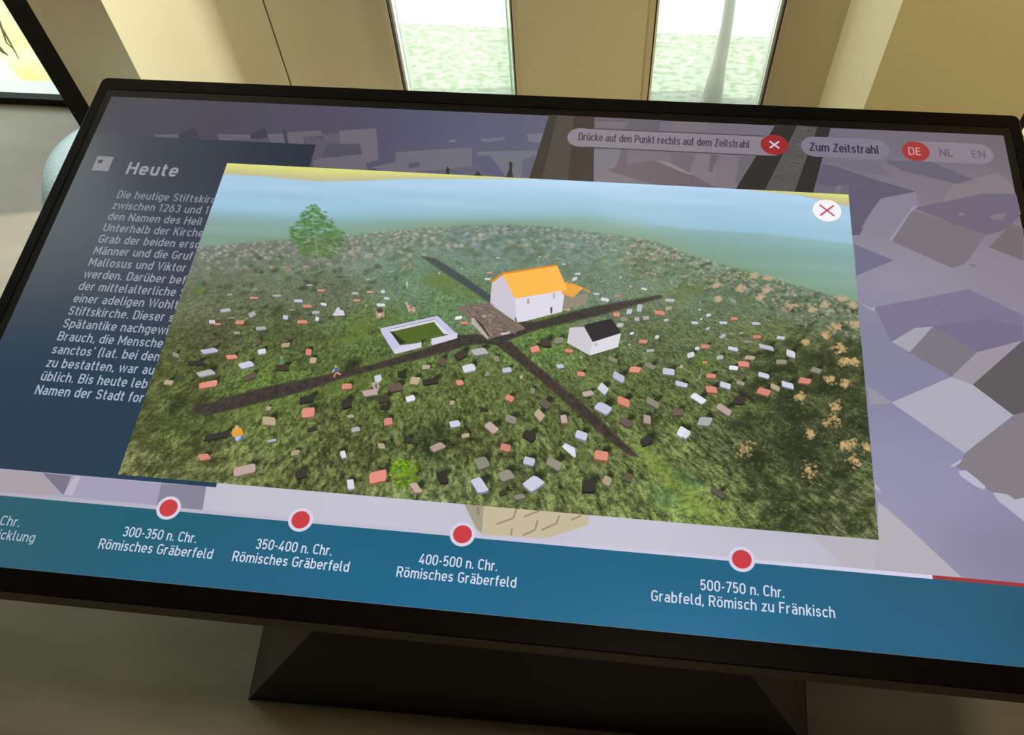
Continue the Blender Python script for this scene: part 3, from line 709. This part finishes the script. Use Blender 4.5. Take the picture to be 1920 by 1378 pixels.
# verges of the tracks and lawns (brighter green)
for pts in ([(380, 775), (480, 745), (600, 715), (680, 690), (760, 668)], [(300, 800), (420, 790), (520, 760), (640, 730), (720, 700)], [(960, 620), (1010, 600), (1080, 590)], [(850, 540), (800, 520), (900, 560)], [(1190, 830), (1240, 870), (1290, 920), (1320, 960)], [(1250, 560), (1330, 530), (1400, 515)], [(640, 640), (700, 625), (660, 600)]):
    for (xa, ya), (xb, yb) in zip(pts, pts[1:]):
        for k in range(14):
            s = rs.rand(); blob(xa+(xb-xa)*s + rs.randn()*10, ya+(yb-ya)*s + rs.randn()*6, 26, 8, (92+rs.rand()*22, 114+rs.rand()*16, 60), 0.26, -15, 0.8, 0.5)
# dark shrubs all over the edges of the field
def dark(n, fx, fy, r0, r1, col, op):
    for k in range(n):
        x, y = fx(), fy()
        if ok(x, y): blob(x, y, rs.uniform(r0, r1), rs.uniform(r0, r1)*0.6, np.array(col)*rs.uniform(.7, 1.2), op, rs.uniform(-30, 10), 0.6, 0.7)
for k in range(1500):
    x = rs.uniform(360, 1640); hh = interp(HOR, x)
    y = hh + abs(rs.randn())*30 + 2
    s = 2.2 + (y-hh)*0.07
    if 770 < x < 830 and y > 460: continue
    blob(x, y, s*1.7, s*0.9, (84+rs.rand()*20, 102+rs.rand()*20, 92+rs.rand()*12 - (y-hh)*0.3), 0.5, rs.uniform(-20, 20), 0.7, 0.6)
for k in range(620):
    x = rs.uniform(370, 1620); hh = interp(HOR, x); y = hh + abs(rs.randn())*22 + 1
    if 1230 < x < 1300 and y > hh+16: continue
    s = 1.3 + (y-hh)*0.045 + rs.rand()*1.2
    g_ = rs.rand()
    blob(x, y, s*1.6, s, (158+g_*40, 154+g_*34, 140+g_*34), 0.62, rs.uniform(-40, 40), 0.6, 0.8)
dark(330, lambda: rs.uniform(1400, 1640), lambda: rs.uniform(640, 1000), 8, 24, (48, 56, 34), 0.55)
dark(120, lambda: rs.uniform(1480, 1640), lambda: rs.uniform(570, 740), 5, 14, (58, 66, 44), 0.55)
dark(110, lambda: rs.uniform(250, 420), lambda: rs.uniform(640, 900), 8, 22, (58, 64, 34), 0.45)
dark(150, lambda: rs.uniform(380, 760), lambda: rs.uniform(480, 680), 4, 12, (66, 76, 52), 0.5)
dark(60, lambda: rs.uniform(760, 1600), lambda: rs.uniform(850, 1010), 5, 14, (58, 66, 36), 0.45)
for (x, y, rx, ry) in ((800, 835, 26, 44), (825, 810, 24, 30), (1480, 770, 60, 36), (1500, 840, 70, 40), (1420, 860, 60, 30), (1385, 800, 30, 20), (660, 685, 26, 14), (520, 580, 20, 8), (1560, 720, 40, 30), (330, 760, 30, 12), (1225, 820, 20, 20), (700, 740, 26, 14), (1215, 790, 22, 16)):
    blob(x, y, rx, ry, (40, 48, 30), 0.7, -40 if x < 900 else 10, 0.7, 0.6)
for (x, y, rx, ry) in ((1250, 930, 50, 34), (1290, 900, 40, 22)): blob(x, y, rx, ry, (50, 98, 72), 0.5, 30, 0.9, 0.4)
for k in range(420):
    t_ = rs.rand(); x = 1195 + 150*t_ + rs.randn()*(8+16*t_); y = 838 + 150*t_ + rs.randn()*8
    blob(x, y, 7, 3, np.array((138, 158, 74.))*rs.uniform(.8, 1.15), 0.45, rs.uniform(-60, 20), 0.7, 0.6)
# small grass strokes
for k in range(11000):
    x = rs.uniform(230, 1650); y = rs.uniform(560, 1010)
    if not ok(x, y): continue
    s = 0.6 + (y-500)/420.0
    b_ = rs.rand()
    base = np.array((116, 130, 66.))*(0.75+b_*0.6) if k % 3 else np.array((44, 54, 30.))
    blob(x, y, 2.9*s, 1.15*s, base, 0.45, rs.uniform(-70, 20), 0.7, 0.5)
for k in range(330):
    x = rs.uniform(1180, 1640); y = interp(HOR, x) + rs.uniform(4, 80)
    if y > 545 and x < 1400: continue
    blob(x, y, rs.uniform(4, 9), rs.uniform(2, 4.5), np.array((74, 90, 70.))*rs.uniform(.8, 1.15), 0.55, rs.uniform(-30, 20), 0.6, 0.7)
    if k % 2: 
        for _ in range(4): blob(x+rs.randn()*3, y-3+rs.randn()*2, 2.4, 1.6, np.array((176, 160, 138.))*rs.uniform(.85, 1.15), 0.7, rs.uniform(-50, 50), 0.6, 0.6)
# reed tufts on the right
for (cx, cy, w, hh) in ((870,455,80,50),(970,445,50,50),(805,500,50,44),(690,540,44,34),(610,340,100,40),(725,360,36,26),(900,300,60,40),(960,335,50,34),(885,575,70,50),(910,650,70,50),(960,650,60,40),(830,750,60,40),(915,770,70,50),(665,845,60,50),(858,905,60,60),(840,985,110,80),(950,1110,100,60),(1035,1130,60,50),(965,1205,80,90),(715,1270,90,120),(350,1150,120,80),(720,1060,50,60),(430,290,60,40),(325,240,60,40),(200,300,36,30),(195,220,50,30),(400,165,40,30),(470,250,50,30),(480,180,50,24),(800,330,40,26),(905,1120,70,50)):
    cx = 1280+cx/2.995; cy = 460+cy/2.995; w /= 6.4; hh /= 6.4
    for k in range(44):
        b_ = rs.rand(); fade = np.clip((640-cy)/120, 0, 0.5)
        col = np.array((168+b_*52, 142+b_*42, 98+b_*34))*(1-fade) + np.array((172, 166, 148.))*fade
        blob(cx+rs.randn()*w*.5, cy+rs.randn()*hh*.5, rs.uniform(1.8, 4.6), rs.uniform(1.2, 3.0), col, 0.8, rs.uniform(-60, 60), 0.6, 0.7)
# reeds and shrubs at the left rim
for (cx, cy, w, hh, c) in ((612, 480, 10, 12, (150,140,120)), (540, 505, 8, 10, (160,140,116)), (664, 475, 9, 16, (168,140,120)), (690, 480, 10, 8, (160,150,128)), (760, 500, 12, 6, (150,140,124)), (575, 500, 8, 5, (150,144,124)), (372, 545, 14, 8, (96,124,48))):
    for k in range(16): blob(cx+rs.randn()*w*.5, cy+rs.randn()*hh*.5, 3, 2, np.array(c)*rs.uniform(.85, 1.2), 0.7, rs.uniform(-40, 40), 0.6, 0.7)
# conifer at the back left
for lay in range(13):
    y = 384 + lay*7.6; half = [5, 14, 22, 25, 38, 42, 50, 48, 50, 46, 38, 36, 26][lay]
    for k in range(int(half*1.5)):
        x = 590 + rs.uniform(-1, 1)*half + (4 if lay > 5 else -2)
        b_ = rs.rand()
        blob(x, y + rs.randn()*3 + abs(x-590)*0.10, 5.5, 1.9, np.array((84, 122, 70.))*(0.75+0.55*b_) if lay < 9 else np.array((92, 124, 74.))*(0.8+0.4*b_), 0.7, (-8 if x < 590 else 12)+rs.randn()*10, 0.6, 0.5)
for k in range(24): blob(588+k*0.5, 430+k*3.3, 1.6, 3.2, (150, 158, 142), 0.75, 0, 0.8)
# bright bush near the lower edge, sapling at the right
for k in range(150):
    r = math.sqrt(rs.rand()); a_ = rs.rand()*6.283; b_ = rs.rand()
    x = 757 + 27*r*math.cos(a_); y = 886 + 29*r*math.sin(a_)
    sh = 0.62 + 0.5*(757-x+30)/60*b_ + .25*b_
    blob(x, y, 4, 2.4, np.array((126, 172, 34.))*sh, 0.8, rs.uniform(-60, 60), 0.6, 0.6)
for k in range(60):
    blob(1320+rs.randn()*14, 680+rs.randn()*9, 4, 1.8, np.array((92, 128, 46.))*rs.uniform(.8, 1.25), 0.6, rs.uniform(-40, 40), 0.7, 0.5)
for k in range(8): blob(1316-k*0.5, 692+k*2.4, 1.0, 2, (168, 170, 150), 0.7)

# tracks
def polymask(pts):
    m = np.zeros(PX.shape, bool); n = len(pts)
    for i in range(n):
        x0, y0 = pts[i]; x1, y1 = pts[(i+1) % n]
        c_ = ((y0 > PY) != (y1 > PY))
        m ^= c_ & (PX < (x1-x0)*(PY-y0)/((y1-y0) if y1 != y0 else 1e-9) + x0)
    return m.astype(float)
def k5(l): return [(640+x/2.995, 460+y/2.995) for x, y in l]
def k4(l): return [(x/2.995, 460+y/2.995) for x, y in l]
def k6(l): return [(1280+x/2.995, 460+y/2.995) for x, y in l]
def blur(m, it=1):
    for _ in range(it):
        q = np.pad(m, 1, mode='edge'); m = (q[:-2, 1:-1]+q[2:, 1:-1]+q[1:-1, :-2]+q[1:-1, 2:]+2*q[1:-1, 1:-1])/6
    return m
def road(pts, col, far=None):
    m = polymask(pts)
    m = np.clip(blur(m, 3) + 0.5*(n3-.5)*(blur(m, 3) > .15)*(blur(m, 3) < .85), 0, 1)[..., None]
    tex = 1 + 0.30*(n5-.5) + 0.35*(n3-.5)
    global IMG
    IMG = IMG*(1-m) + np.array(col, float)*tex[..., None]*m
road(k4([(1080, 908), (1300, 845), (1500, 790), (1880, 715)]) + k5([(10, 702), (200, 660), (430, 590), (640, 520), (760, 495), (830, 545), (700, 562), (500, 622), (250, 682), (0, 748)]) + k4([(1700, 820), (1500, 872), (1150, 958), (1090, 930)]), (64, 57, 52))
road(k5([(640, 500), (780, 500), (830, 530), (1000, 430), (1100, 425), (1400, 345), (1790, 276), (1810, 290), (1650, 335), (1450, 392), (1100, 472), (945, 530), (900, 560), (820, 552), (640, 545)]), (62, 58, 54))
road(k5([(845, 540), (950, 538), (1060, 640), (1250, 800), (1430, 950), (1560, 1080), (1680, 1190), (1620, 1180), (1500, 1090), (1400, 1005), (1200, 830), (1000, 660)]), (66, 58, 52))
road(k5([(440, 55), (530, 72), (700, 180), (845, 285), (838, 325), (700, 230), (560, 140)]), (70, 80, 82))
blob(660, 682, 22, 12, (44, 40, 34), 0.6, -20, 0.7, 0.6)

# stones of the burial ground: crop key, x, y, w, h, turn, colour
COL = dict(r=(222,142,124), w=(226,224,232), l=(198,198,218), v=(184,182,184), g=(148,144,126), k=(58,55,50), t=(180,166,136), b=(104,93,80), p=(184,162,152), d=(68,62,52))
ST = {4: """1290,275,28,10,0,v 1433,247,30,20,-20,g 1425,293,48,12,0,r 1555,281,50,14,0,v 1738,222,36,10,0,v 1803,252,45,14,0,r 1675,310,50,16,0,l 1725,340,50,18,0,r 1817,329,34,16,10,w 1773,375,44,18,0,v 1780,411,20,22,0,w 1265,363,60,20,-10,v 1415,386,40,28,-30,v 1602,402,30,24,10,l 1190,428,36,20,0,l 1220,440,40,10,0,r 1346,430,50,22,0,r 1465,464,60,20,-5,v 1330,490,36,14,0,t 1697,428,60,20,0,r 1190,514,36,24,0,b 1622,517,36,16,0,b 1450,541,36,26,-30,b 1603,558,50,26,-5,t 1175,591,92,28,-10,l 1300,624,62,24,-6,r 1470,594,48,30,-10,w 1382,669,80,36,-16,l 1155,716,98,34,-13,v 1168,779,110,36,-10,r 1405,733,70,36,-24,b 1585,685,80,34,0,d 985,613,40,24,20,g 945,768,52,28,5,t 1100,658,90,26,0,k 1732,598,34,38,5,r 1757,644,38,34,0,t 1508,914,28,26,0,t 1510,985,78,50,5,t 1730,937,76,56,-6,r 1723,862,90,40,-10,k 1218,1068,150,34,-10,k 1525,1095,54,16,-10,v 1145,1187,62,36,-12,r 1657,1163,50,30,-8,t 1372,1260,136,52,-14,p 1690,1280,64,52,-20,k 1752,1030,60,22,-15,d 1640,360,40,12,0,g 1300,405,44,10,0,g""",
5: """280,148,26,9,0,v 150,190,24,9,0,v 78,268,40,14,0,v 160,260,36,14,0,r 233,258,24,20,0,w 85,307,40,14,0,r 254,296,30,16,0,l 222,333,50,18,0,w 140,336,12,14,0,t 658,405,42,18,-10,w 692,434,46,16,0,r 822,187,36,12,0,w 833,152,34,12,0,r 675,130,10,12,0,v 550,155,10,14,0,w 775,595,84,40,-10,v 672,612,66,46,-30,d 563,650,48,44,25,b 475,682,48,24,-5,t 717,687,74,44,-14,w 820,722,28,22,0,g 871,635,32,34,0,g 930,698,54,28,-8,l 1010,738,18,18,0,t 665,768,40,30,-12,r 413,758,54,46,5,t 340,722,50,34,0,k 500,762,92,34,-10,k 305,795,80,48,-12,b 160,826,82,36,-10,p 30,790,60,32,-6,r 388,858,54,34,-16,w 622,882,30,26,0,t 30,885,60,52,-15,k 240,860,70,40,-10,d 245,905,56,28,0,k 50,958,40,20,-10,t 80,1032,50,26,-12,v 262,988,48,42,-8,r 637,1000,60,36,-10,l 697,1066,46,24,-10,t 843,1022,76,46,40,p 952,975,66,44,18,g 945,856,50,36,24,r 1075,815,26,36,0,g 1112,950,60,48,50,t 1145,888,64,44,35,b 1250,973,36,50,-10,p 1345,720,46,26,5,r 1088,580,50,38,-16,r 1150,543,60,48,0,d 1223,532,52,36,-8,g 1278,590,48,20,4,r 1348,627,18,14,0,t 1230,677,42,22,-8,l 1525,640,54,26,22,g 1650,696,66,34,5,r 1735,676,64,28,26,g 1838,707,70,36,6,l 1558,738,74,42,28,l 1470,803,60,46,40,w 1385,830,62,30,-12,p 1585,876,76,46,22,r 1470,912,90,54,28,l 1750,882,82,38,28,g 1718,976,44,50,10,p 1600,992,76,46,30,b 1715,1095,72,48,-24,k 1890,935,60,40,0,b 1910,1045,40,60,30,w 1900,775,50,28,10,l 1055,1068,76,50,30,k 800,918,48,22,0,d 540,1130,80,42,-24,p 225,1125,40,32,0,t 378,1090,46,34,0,d 10,1172,30,44,-15,w 922,1134,60,42,10,r 1348,1065,70,46,18,l 1055,1210,66,46,14,l 1195,1225,94,52,28,g 1460,1178,82,54,8,r 790,1220,74,66,-20,g 925,1290,80,62,-20,g 1078,1335,96,76,-35,l 775,1345,96,66,58,l 205,1298,106,66,-14,r 568,1300,76,54,68,k 52,1340,40,58,-10,w 418,1360,70,44,55,p 1492,1320,50,52,25,t 1610,1300,46,50,20,b 1390,1350,84,70,0,k 1310,187,32,20,-15,w 1328,158,34,12,0,w 1250,105,26,10,0,v 1115,63,16,8,0,v 880,70,22,9,0,v 1215,75,30,12,0,t 1568,178,14,10,0,w 1465,203,36,10,0,g 1625,230,16,14,0,r 1700,243,34,14,15,w 1433,271,36,12,0,w 1480,303,50,20,10,w 1550,283,34,12,0,r 1845,307,56,18,5,v 1838,352,38,22,-14,t 1675,350,30,44,8,l 1617,370,32,30,0,l 1545,387,38,24,0,r 1788,377,60,24,5,r 1825,418,28,18,0,v 1585,413,34,26,0,g 1660,412,30,24,0,v 1712,406,36,22,-10,v 1565,446,40,24,0,v 1632,492,24,12,-10,w 1695,538,50,22,4,r 1773,513,24,20,0,w 1735,590,44,18,-8,v 1618,556,14,12,0,v 1910,680,20,20,0,t 1265,358,42,18,12,p 920,492,46,12,-8,p 908,1385,50,30,-20,d 1000,1410,60,30,-14,g""",
6: """68,433,40,16,0,l 145,390,26,16,-20,w 290,410,36,16,0,r 228,433,44,16,0,l 412,437,46,16,0,l 142,466,24,14,-20,v 225,508,38,22,-34,v 418,512,46,18,0,r 552,517,48,18,6,l 275,496,22,12,0,g 366,539,50,18,0,g 127,566,52,24,0,r 82,577,26,18,0,w 283,579,60,22,10,l 470,570,88,24,12,l 608,606,54,36,18,w 46,613,44,28,-16,w 210,627,40,24,-8,v 378,629,58,24,6,t 343,664,66,32,4,r 555,652,62,26,0,g 286,686,54,24,6,w 456,728,66,26,14,l 750,700,58,30,16,g 159,731,56,26,6,r 10,782,36,24,10,l 240,784,66,32,16,l 325,771,50,24,16,g 520,795,58,28,26,t 590,782,72,32,14,l 687,759,72,34,8,r 162,808,64,38,4,r 456,820,76,40,16,r 88,858,88,38,32,w 317,868,70,46,0,d 233,920,92,38,32,p 125,987,76,52,6,v 15,1053,50,52,35,w 125,655,30,12,0,r 435,600,40,14,0,d 350,835,90,20,30,k 195,1385,90,36,32,b 105,412,12,10,0,w 95,360,12,8,0,w 330,490,24,8,0,v""" }
art = Art()
org = {4: (0, 460), 5: (640, 460), 6: (1280, 460)}
for key, s in ST.items():
    for it in s.split():
        x, y, w, hh, a_, c_ = it.split(','); x, y, w, hh, a_ = map(float, (x, y, w, hh, a_))
        cx = org[key][0]+x/2.995; cy = org[key][1]+y/2.995; w /= 2.995; hh /= 2.995
        col = np.array(COL[c_], float)
        fog = np.clip((600-cy)/220, 0, 0.45)
        col = col*(1-fog) + np.array((140, 160, 150.))*fog
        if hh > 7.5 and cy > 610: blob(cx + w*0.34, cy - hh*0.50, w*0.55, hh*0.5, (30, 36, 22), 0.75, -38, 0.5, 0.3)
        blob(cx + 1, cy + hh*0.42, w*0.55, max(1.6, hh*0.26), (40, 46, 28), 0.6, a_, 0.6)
        ca, sa = math.cos(math.radians(a_)), math.sin(math.radians(a_))
        sk = rs.uniform(-.14, .14)
        w *= .94; hh *= .92
        jit = lambda: rs.uniform(-.05, .05)
        q = [(-.42+sk, -.5+jit()), (0, -.5+jit()*.6), (.40+sk+jit(), -.5), (.5+sk*.5, -.30+jit()), (.5-sk*.4, .2+jit()), (.44-sk+jit(), .5), (0, .48+jit()*.6), (-.44-sk+jit(), .48), (-.5-sk*.4, .3+jit()), (-.5+sk*.5, -.34+jit())]
        top_ = [(cx + (p[0]*w)*ca - (p[1]*hh)*sa, cy + (p[0]*w)*sa + (p[1]*hh)*ca) for p in q]
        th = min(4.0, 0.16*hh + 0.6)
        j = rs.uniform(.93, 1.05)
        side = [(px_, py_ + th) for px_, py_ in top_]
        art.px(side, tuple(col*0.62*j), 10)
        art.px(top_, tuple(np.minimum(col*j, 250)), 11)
# IMG is laid down as the picture's base
n = len(art.v)
zz = ZL + 9*STEP
gv = np.stack([-SWD/2 + uu/1920*SWD, SHT/2 - vv/1080*SHT, np.full_like(uu, zz)], -1).reshape(-1, 3)
soft = IMG
q = np.clip(soft/255.0, 0, 1)
linimg = np.where(q <= 0.04045, q/12.92, ((q+0.055)/1.055)**2.4).reshape(-1, 3)
art.v += [tuple(p) for p in gv]; art.c += [tuple(p) for p in linimg]
idx = (n + np.arange((NU+1)*(NV+1))).reshape(NV+1, NU+1)
art.f += np.stack([idx[:-1, :-1], idx[1:, :-1], idx[1:, 1:], idx[:-1, 1:]], -1).reshape(-1, 4).tolist()
pic = art.build('picture_window', display)
tag(pic, 'picture window with a bird view of a Roman burial ground')

def sub(name, label=None):
    def deco(fn):
        A = Art(); fn(A); o = A.build(name, display)
        if label: tag(o, label)
    return deco
q5 = lambda A, l, col, lay: A.px(k5(l), col, lay)
@sub('pictured_house', 'large white house with a bright orange roof in the picture')
def _(A):
    q5(A, [(1245, 250), (1300, 290), (1385, 262), (1375, 330), (1250, 358)], (148,138,122), 12)
    q5(A, [(1250, 200), (1310, 215), (1392, 250), (1398, 270), (1355, 240), (1300, 294), (1235, 270)], (214,150,70), 13)
    q5(A, [(1262, 215), (1310, 220), (1360, 240), (1300, 290), (1240, 265)], (236,166,72), 14)
    q5(A, [(845, 205), (910, 165), (975, 290), (990, 300), (985, 430), (975, 425), (835, 330)], (204,198,212), 12)
    q5(A, [(975, 292), (1256, 246), (1240, 372), (1030, 425), (985, 432)], (222,218,232), 13)
    q5(A, [(905, 158), (1210, 108), (1268, 240), (1262, 250), (980, 298), (970, 292)], (252,188,84), 15)
    q5(A, [(832, 205), (905, 152), (1210, 106), (1214, 114), (912, 162), (845, 212)], (224,132,40), 16)
    q5(A, [(1042, 302), (1056, 298), (1056, 328), (1044, 332)], (176,164,176), 16); q5(A, [(1188, 268), (1200, 265), (1200, 298), (1190, 300)], (186,176,188), 16); q5(A, [(1172, 348), (1185, 345), (1184, 380), (1174, 382)], (96,92,96), 16)
    q5(A, [(972, 408), (982, 402), (990, 432), (1030, 462), (1020, 474), (985, 450)], (128,112,104), 17)
@sub('pictured_courtyard', 'brown paved ruin in front of the large house in the picture')
def _(A):
    q5(A, [(645, 350), (700, 335), (790, 325), (840, 322), (985, 440), (1030, 470), (930, 500), (820, 524), (735, 440), (690, 385)], (122,108,98), 12)
    q5(A, [(728, 410), (745, 405), (830, 515), (820, 526), (732, 440)], (186,172,166), 14); q5(A, [(748, 405), (790, 440), (835, 512), (822, 512), (752, 430)], (66,58,50), 14)
    q5(A, [(895, 492), (945, 484), (945, 494), (900, 503)], (206,198,196), 14); q5(A, [(788, 392), (800, 386), (814, 394), (806, 408), (792, 404)], (166,154,128), 14)
    r_ = random.Random(5)
    for k in range(260):
        x = r_.uniform(690, 970); y = r_.uniform(335, 500)
        if y > 345 + (x-820)*0.80 and x > 840: pass
        elif x < 760 and y > 350 + (x-650)*0.9: continue
        elif x >= 840: continue
        if y > 520 - abs(x-860)*0.3: continue
        if x > 845 and y < 335 + (x-835)*0.85: continue
        s = r_.randint(-44, 30)
        q5(A, [(x, y), (x+18, y+6), (x+22, y+12), (x+4, y+7)], (132+s, 118+s, 108+s), 13)
@sub('pictured_cottage', 'small white cottage with a black roof in the picture')
def _(A):
    q5(A, [(1282, 462), (1360, 452), (1415, 540), (1395, 617), (1268, 545)], (206,202,210), 12)
    q5(A, [(1412, 540), (1570, 492), (1555, 570), (1395, 617)], (222,218,226), 13)
    q5(A, [(1358, 446), (1515, 410), (1575, 490), (1412, 542)], (50,47,50), 14); q5(A, [(1280, 458), (1360, 444), (1372, 458), (1340, 458)], (120,116,120), 14)
    q5(A, [(1422, 550), (1440, 545), (1440, 562), (1424, 567)], (190,184,188), 14)
@sub('pictured_enclosure', 'white walled rectangular enclosure with a gap in the picture')
def _(A):
    q5(A, [(218, 465), (540, 395), (652, 500), (650, 520), (510, 560), (500, 540), (600, 500), (590, 490), (525, 412), (265, 470), (325, 555), (448, 535), (450, 570), (300, 610), (222, 485)], (198,196,228), 12)
    q5(A, [(265, 472), (525, 412), (600, 495), (500, 520), (502, 540), (448, 545), (330, 560)], (82,104,44), 13)
    q5(A, [(275, 485), (285, 482), (362, 545), (330, 556)], (44,58,30), 14)
    q5(A, [(262, 474), (522, 416), (524, 428), (282, 484)], (216,212,222), 15); q5(A, [(524, 414), (602, 497), (575, 496), (522, 432)], (220,216,232), 15)
    q5(A, [(300, 580), (450, 542), (450, 572), (302, 610)], (214,210,226), 15); q5(A, [(505, 524), (652, 490), (650, 520), (512, 557)], (214,210,226), 15)
    q5(A, [(448, 530), (478, 522), (455, 556), (450, 556)], (50,66,32), 14)
@sub('pictured_person', 'tiny figure in a yellow top in the picture')
def _(A):
    A.px(k4([(1306,1030),(1318,1022),(1346,1021),(1358,1030),(1366,1056),(1352,1076),(1308,1074),(1300,1052)]), (222,160,62), 12); A.px(k4([(1318,1014),(1330,1008),(1340,1016),(1336,1030),(1322,1030)]), (206,176,140), 13)
    A.px(k4([(1316,1072),(1350,1070),(1368,1076),(1362,1090),(1344,1086),(1338,1098),(1322,1096)]), (168,186,222), 13); A.px(k4([(1352,1072),(1368,1074),(1362,1092),(1350,1086)]), (70,110,200), 14)
@sub('pictured_person', 'tiny figure in blue running along the track in the picture')
def _(A):
    A.px(k4([(1876,690),(1894,686),(1900,712),(1880,716)]), (70,92,170), 12); A.px(k4([(1878,676),(1888,672),(1892,684),(1882,688)]), (200,178,150), 13)
    A.px(k4([(1882,712),(1892,716),(1878,742),(1870,740),(1874,722)]), (190,120,80), 13); A.px(k4([(1892,708),(1916,722),(1912,728),(1890,718)]), (206,160,140), 13); A.px(k4([(1862,708),(1878,692),(1882,698),(1866,714)]), (196,180,160), 13)
@sub('pictured_person', 'tiny pale green figure beside a dark slab in the picture')
def _(A):
    A.px(k4([(1570,634),(1590,632),(1596,660),(1570,668)]), (98,132,104), 12); A.px(k4([(1574,620),(1584,618),(1586,632),(1574,634)]), (150,160,130), 13)
@sub('pictured_statue', 'pale statue and white slab beside the track in the picture')
def _(A):
    q5(A, [(184, 732), (222, 724), (228, 752), (210, 770), (188, 762)], (206,206,222), 12); q5(A, [(168, 770), (200, 762), (216, 790), (205, 822), (180, 806)], (176,162,160), 13); q5(A, [(186, 780), (200, 776), (204, 800), (192, 802)], (120,108,100), 14)
for cow_label, shapes in (('brown and white cow seen from the front in the picture', (([(190,372),(205,360),(228,362),(242,380),(240,406),(226,398),(214,412),(198,406)], (176,150,136)), ([(196,360),(214,352),(236,362),(230,376),(204,378)], (84,64,54)), ([(205,384),(220,380),(224,394),(208,398)], (214,196,184)))),
                          ('pale cow with lowered head in the picture', (([(365,330),(384,336),(410,344),(416,366),(404,378),(394,362),(380,376),(370,350)], (196,164,148)), ([(358,316),(372,318),(374,332),(362,330)], (190,176,130)), ([(384,342),(396,342),(398,354),(386,354)], (130,96,80))))):
    A = Art()
    for i_, (pts, c) in enumerate(shapes): q5(A, pts, c, 12 + min(i_, 1))
    tag(A.build('pictured_cow', display), cow_label)
@sub('pictured_person', 'tiny pale standing figure far back in the picture')
def _(A): q5(A, [(362,205),(370,196),(376,215),(368,236),(364,222)], (186,190,150), 12)
@sub('pictured_tomb', 'white figure shaped tomb on the left side of the picture')
def _(A):
    A.px(k4([(1868,388),(1880,372),(1890,350),(1904,346),(1910,360),(1930,366),(1936,392),(1870,394)]), (212,208,218), 12)
@sub('pictured_tomb', 'white tilted slab with blue shading near the track in the picture')
def _(A):
    q5(A, [(1238, 1128), (1258, 1108), (1312, 1136), (1318, 1186), (1306, 1190), (1262, 1152)], (196,208,232), 12); q5(A, [(1240, 1130), (1258, 1118), (1310, 1142), (1314, 1186), (1266, 1150)], (222,226,236), 13)
A = Art(); A.disc(1556, 224, 27.5, (246, 244, 248), 12); A.cross(1556, 224, 13.5, 3.6, (206, 66, 96), 13)
tag(A.build('close_button', display), 'white round button with a red cross')
